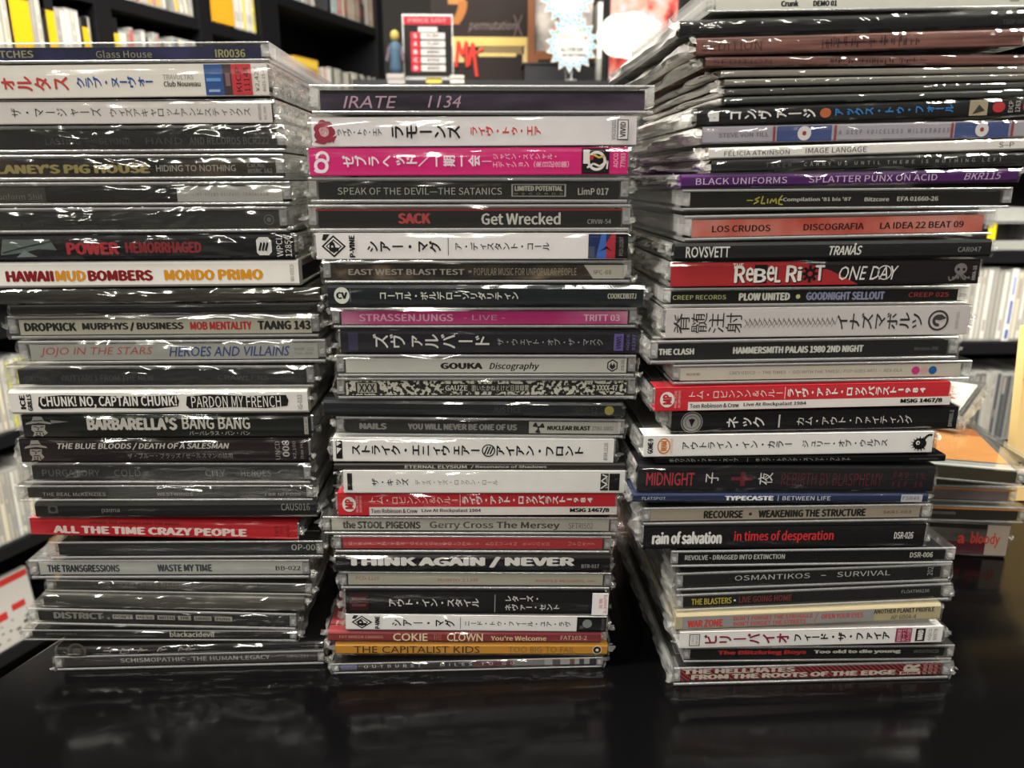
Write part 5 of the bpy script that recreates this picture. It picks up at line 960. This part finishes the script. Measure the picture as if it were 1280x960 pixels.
# pink and red collage standing at the back
t = empty('poster', (0, 0, 0)); tag(t, 'pink and red collage picture behind the cloud card', 'poster')
Y = 1.9
b = MB(); a, c = slab(b, Y, 760, 850, -60, 103, '#b5655c', .006, m=pattern('collage', ['#4a1f24', '#b5423c', '#d08a7a', '#c9a0a8', '#d8cfc4', '#b04a80'], (16, 16, 16), 5, (.3, .72))); b.build('print', t)
for x0, x1 in ((a.x - .006, a.x - .0002), (c.x + .0002, c.x + .006)):
    b = MB(); b.box(x0, x1, Y - .008, Y + .004, ZC + .0005, c.z, DARKP); b.build('edge_strip', t)
b = MB(); q0, q1 = at_y(747, 30, 1.8), at_y(754, 2, 1.8); b.box(q0.x, q1.x, 1.8, 1.93, ZC, q1.z, CASEB); b.box(q0.x + .001, q1.x - .001, 1.7995, 1.8, ZC + .06, q1.z - .003, paper('#e0ddd0')); o = b.build('boxed_set'); tag(o, 'slim pale boxed set standing left of the pink collage', 'box')

# ------------------------------------------------------------------ the loose pile behind the right stack
def loose(kind, corner, W, D, Tk, yaw, base, art, label, film=1, side=None, tray='c', roll=0, name=None, cover=()):
    """corner: world position of the lower front right corner"""
    r = random.Random(int(corner[2] * 1e5))
    o = make_cd(name or {'J': 'cd_jewel_case', 'O': 'cd_jewel_case', 'D': 'cd_card_case', 'S': 'cd_sleeve'}[kind], kind, W, D, Tk, (0, 100), base, run(art), film, r, side=side, tray=tray, cover=cover)
    R_ = Matrix.Rotation(yaw, 4, 'Z'); off = R_ @ Vector((W / 2, 0, 0))
    o.location = (corner[0] - off.x, corner[1] - off.y, corner[2]); o.rotation_euler = (0, roll, yaw); tag(o, label, 'CD', 'CDs in the loose pile at right'); return o
c0 = at_z(1256, 698, 0)
BLOOD = pattern('grey_blood', ['#3a3632', '#57504a', '#8f857a'], (30, 30, 60), 3, (.35, .7))
z = .0004
loose('D', (c0.x, c0.y, z), .128, .14, .0215, -.16, BLOOD, [Rc(0, 90.5, .02, .42, '#55202a'), Rc(90.5, 100, .02, .98, '#a39686'), T('a', 78.5, 81.5, .35, .62, '#c0382c', 'bh'), T('bloody', 84, 96.5, .25, .74, '#c0382c', 'bh'), Rc(0, 90, .84, .98, '#24211f')], 'thick case with red scrawled lettering at the foot of the loose pile')
z += .0222
loose('J', (c0.x + .006, c0.y - .002, z), .125, .141, .0102, -.12, '#3a3430', [Rc(25, 70, .35, .6, '#6a645c'), Rc(0, 100, .84, 1, '#c9803f')], 'dark spined case with clear rims above the scrawled thick case', 0, side='#c9803a')
z += .0108
loose('J', (c0.x + .001, c0.y + .001, z), .125, .141, .0102, -.15, '#77686a', [Rc(20, 60, .4, .5, '#a39a98'), Rc(30, 50, .6, .66, '#a39a98'), Rc(0, 100, .84, 1, '#c9803f')], 'mauve spined case with an orange rim in the loose pile', 0, side='#d0853a')
z += .0112
loose('J', (c0.x + .020, c0.y - .004, z), .125, .141, .0102, -.10, '#4a4438', [Rc(20, 50, .5, .6, '#77705f')], 'cloudy clear case fourth up in the loose pile', 0, side='#2a2825')
z += .0108
loose('S', (c0.x + .002, c0.y + .004, z), .126, .125, .003, -.22, '#1f2020', [], 'black sleeve near the top of the loose pile', 1)
z += .0036
def askew(pa, pb, z, Tk, label, base, art, side, film, cover=()):
    """case lying turned: its right-hand edge runs from photo point pa (near) to pb (far) at height z"""
    A, B = at_z(*pa, z + Tk), at_z(*pb, z + Tk); d = (B - A); yaw = math.atan2(d.y, d.x) - math.pi / 2
    return loose('J', (A.x, A.y, z), .125, max(.10, min(.142, d.length)), Tk, yaw, base, art, label, film, side=side, cover=cover)
ak = askew((1283, 588), (1214, 522), z, .0095, 'clear case with orange cover turned askew atop the loose pile', '#4f4636', [Rc(10, 60, .5, .6, '#8a8272')], '#b06a34', 0, [([(.0, .0), (1, .0), (1, .55), (.0, .8)], '#a9733e'), ([(.45, 1), (1, .72), (1, 1)], '#1c1a19'), ([(.0, .8), (.0, 1), (.45, 1), (1, .72), (1, .55)], '#8a4f2c')])
askew((1203, 521), (1229, 483), z + .0102, .010, 'white cased CD with red lettering lying across the loose pile', '#b5aaa0', [T('PUNK', 30, 60, .2, .8, '#b03a3a')], '#e0dcd2', 1, [('LIVE', .55, .92, .62, .80, '#c23a32'), ('PUNK', .55, .95, .40, .58, '#c23a32'), ([(.6, .2), (.9, .2), (.9, .34), (.6, .34)], '#e0c030')])
# ------------------------------------------------------------------ manila envelope standing at the right edge
t = empty('manila_envelope', (.362, .47, .0008)); tag(t, 'yellow manila envelope standing at the right edge of the table', 'envelope')
MAN = plain('manila_paper', '#ecc987', .75, .2, 35, .06)
b = MB(); LB = Matrix.Rotation(-.10, 4, 'X')
b.box(0, .25, 0, .008, 0, .120, MAN, T=LB); b.build('pocket', t)
b = MB(); b.box(.0, .25, -.0012, -.0004, .085, .120, MAN, T=LB); b.build('flap', t)
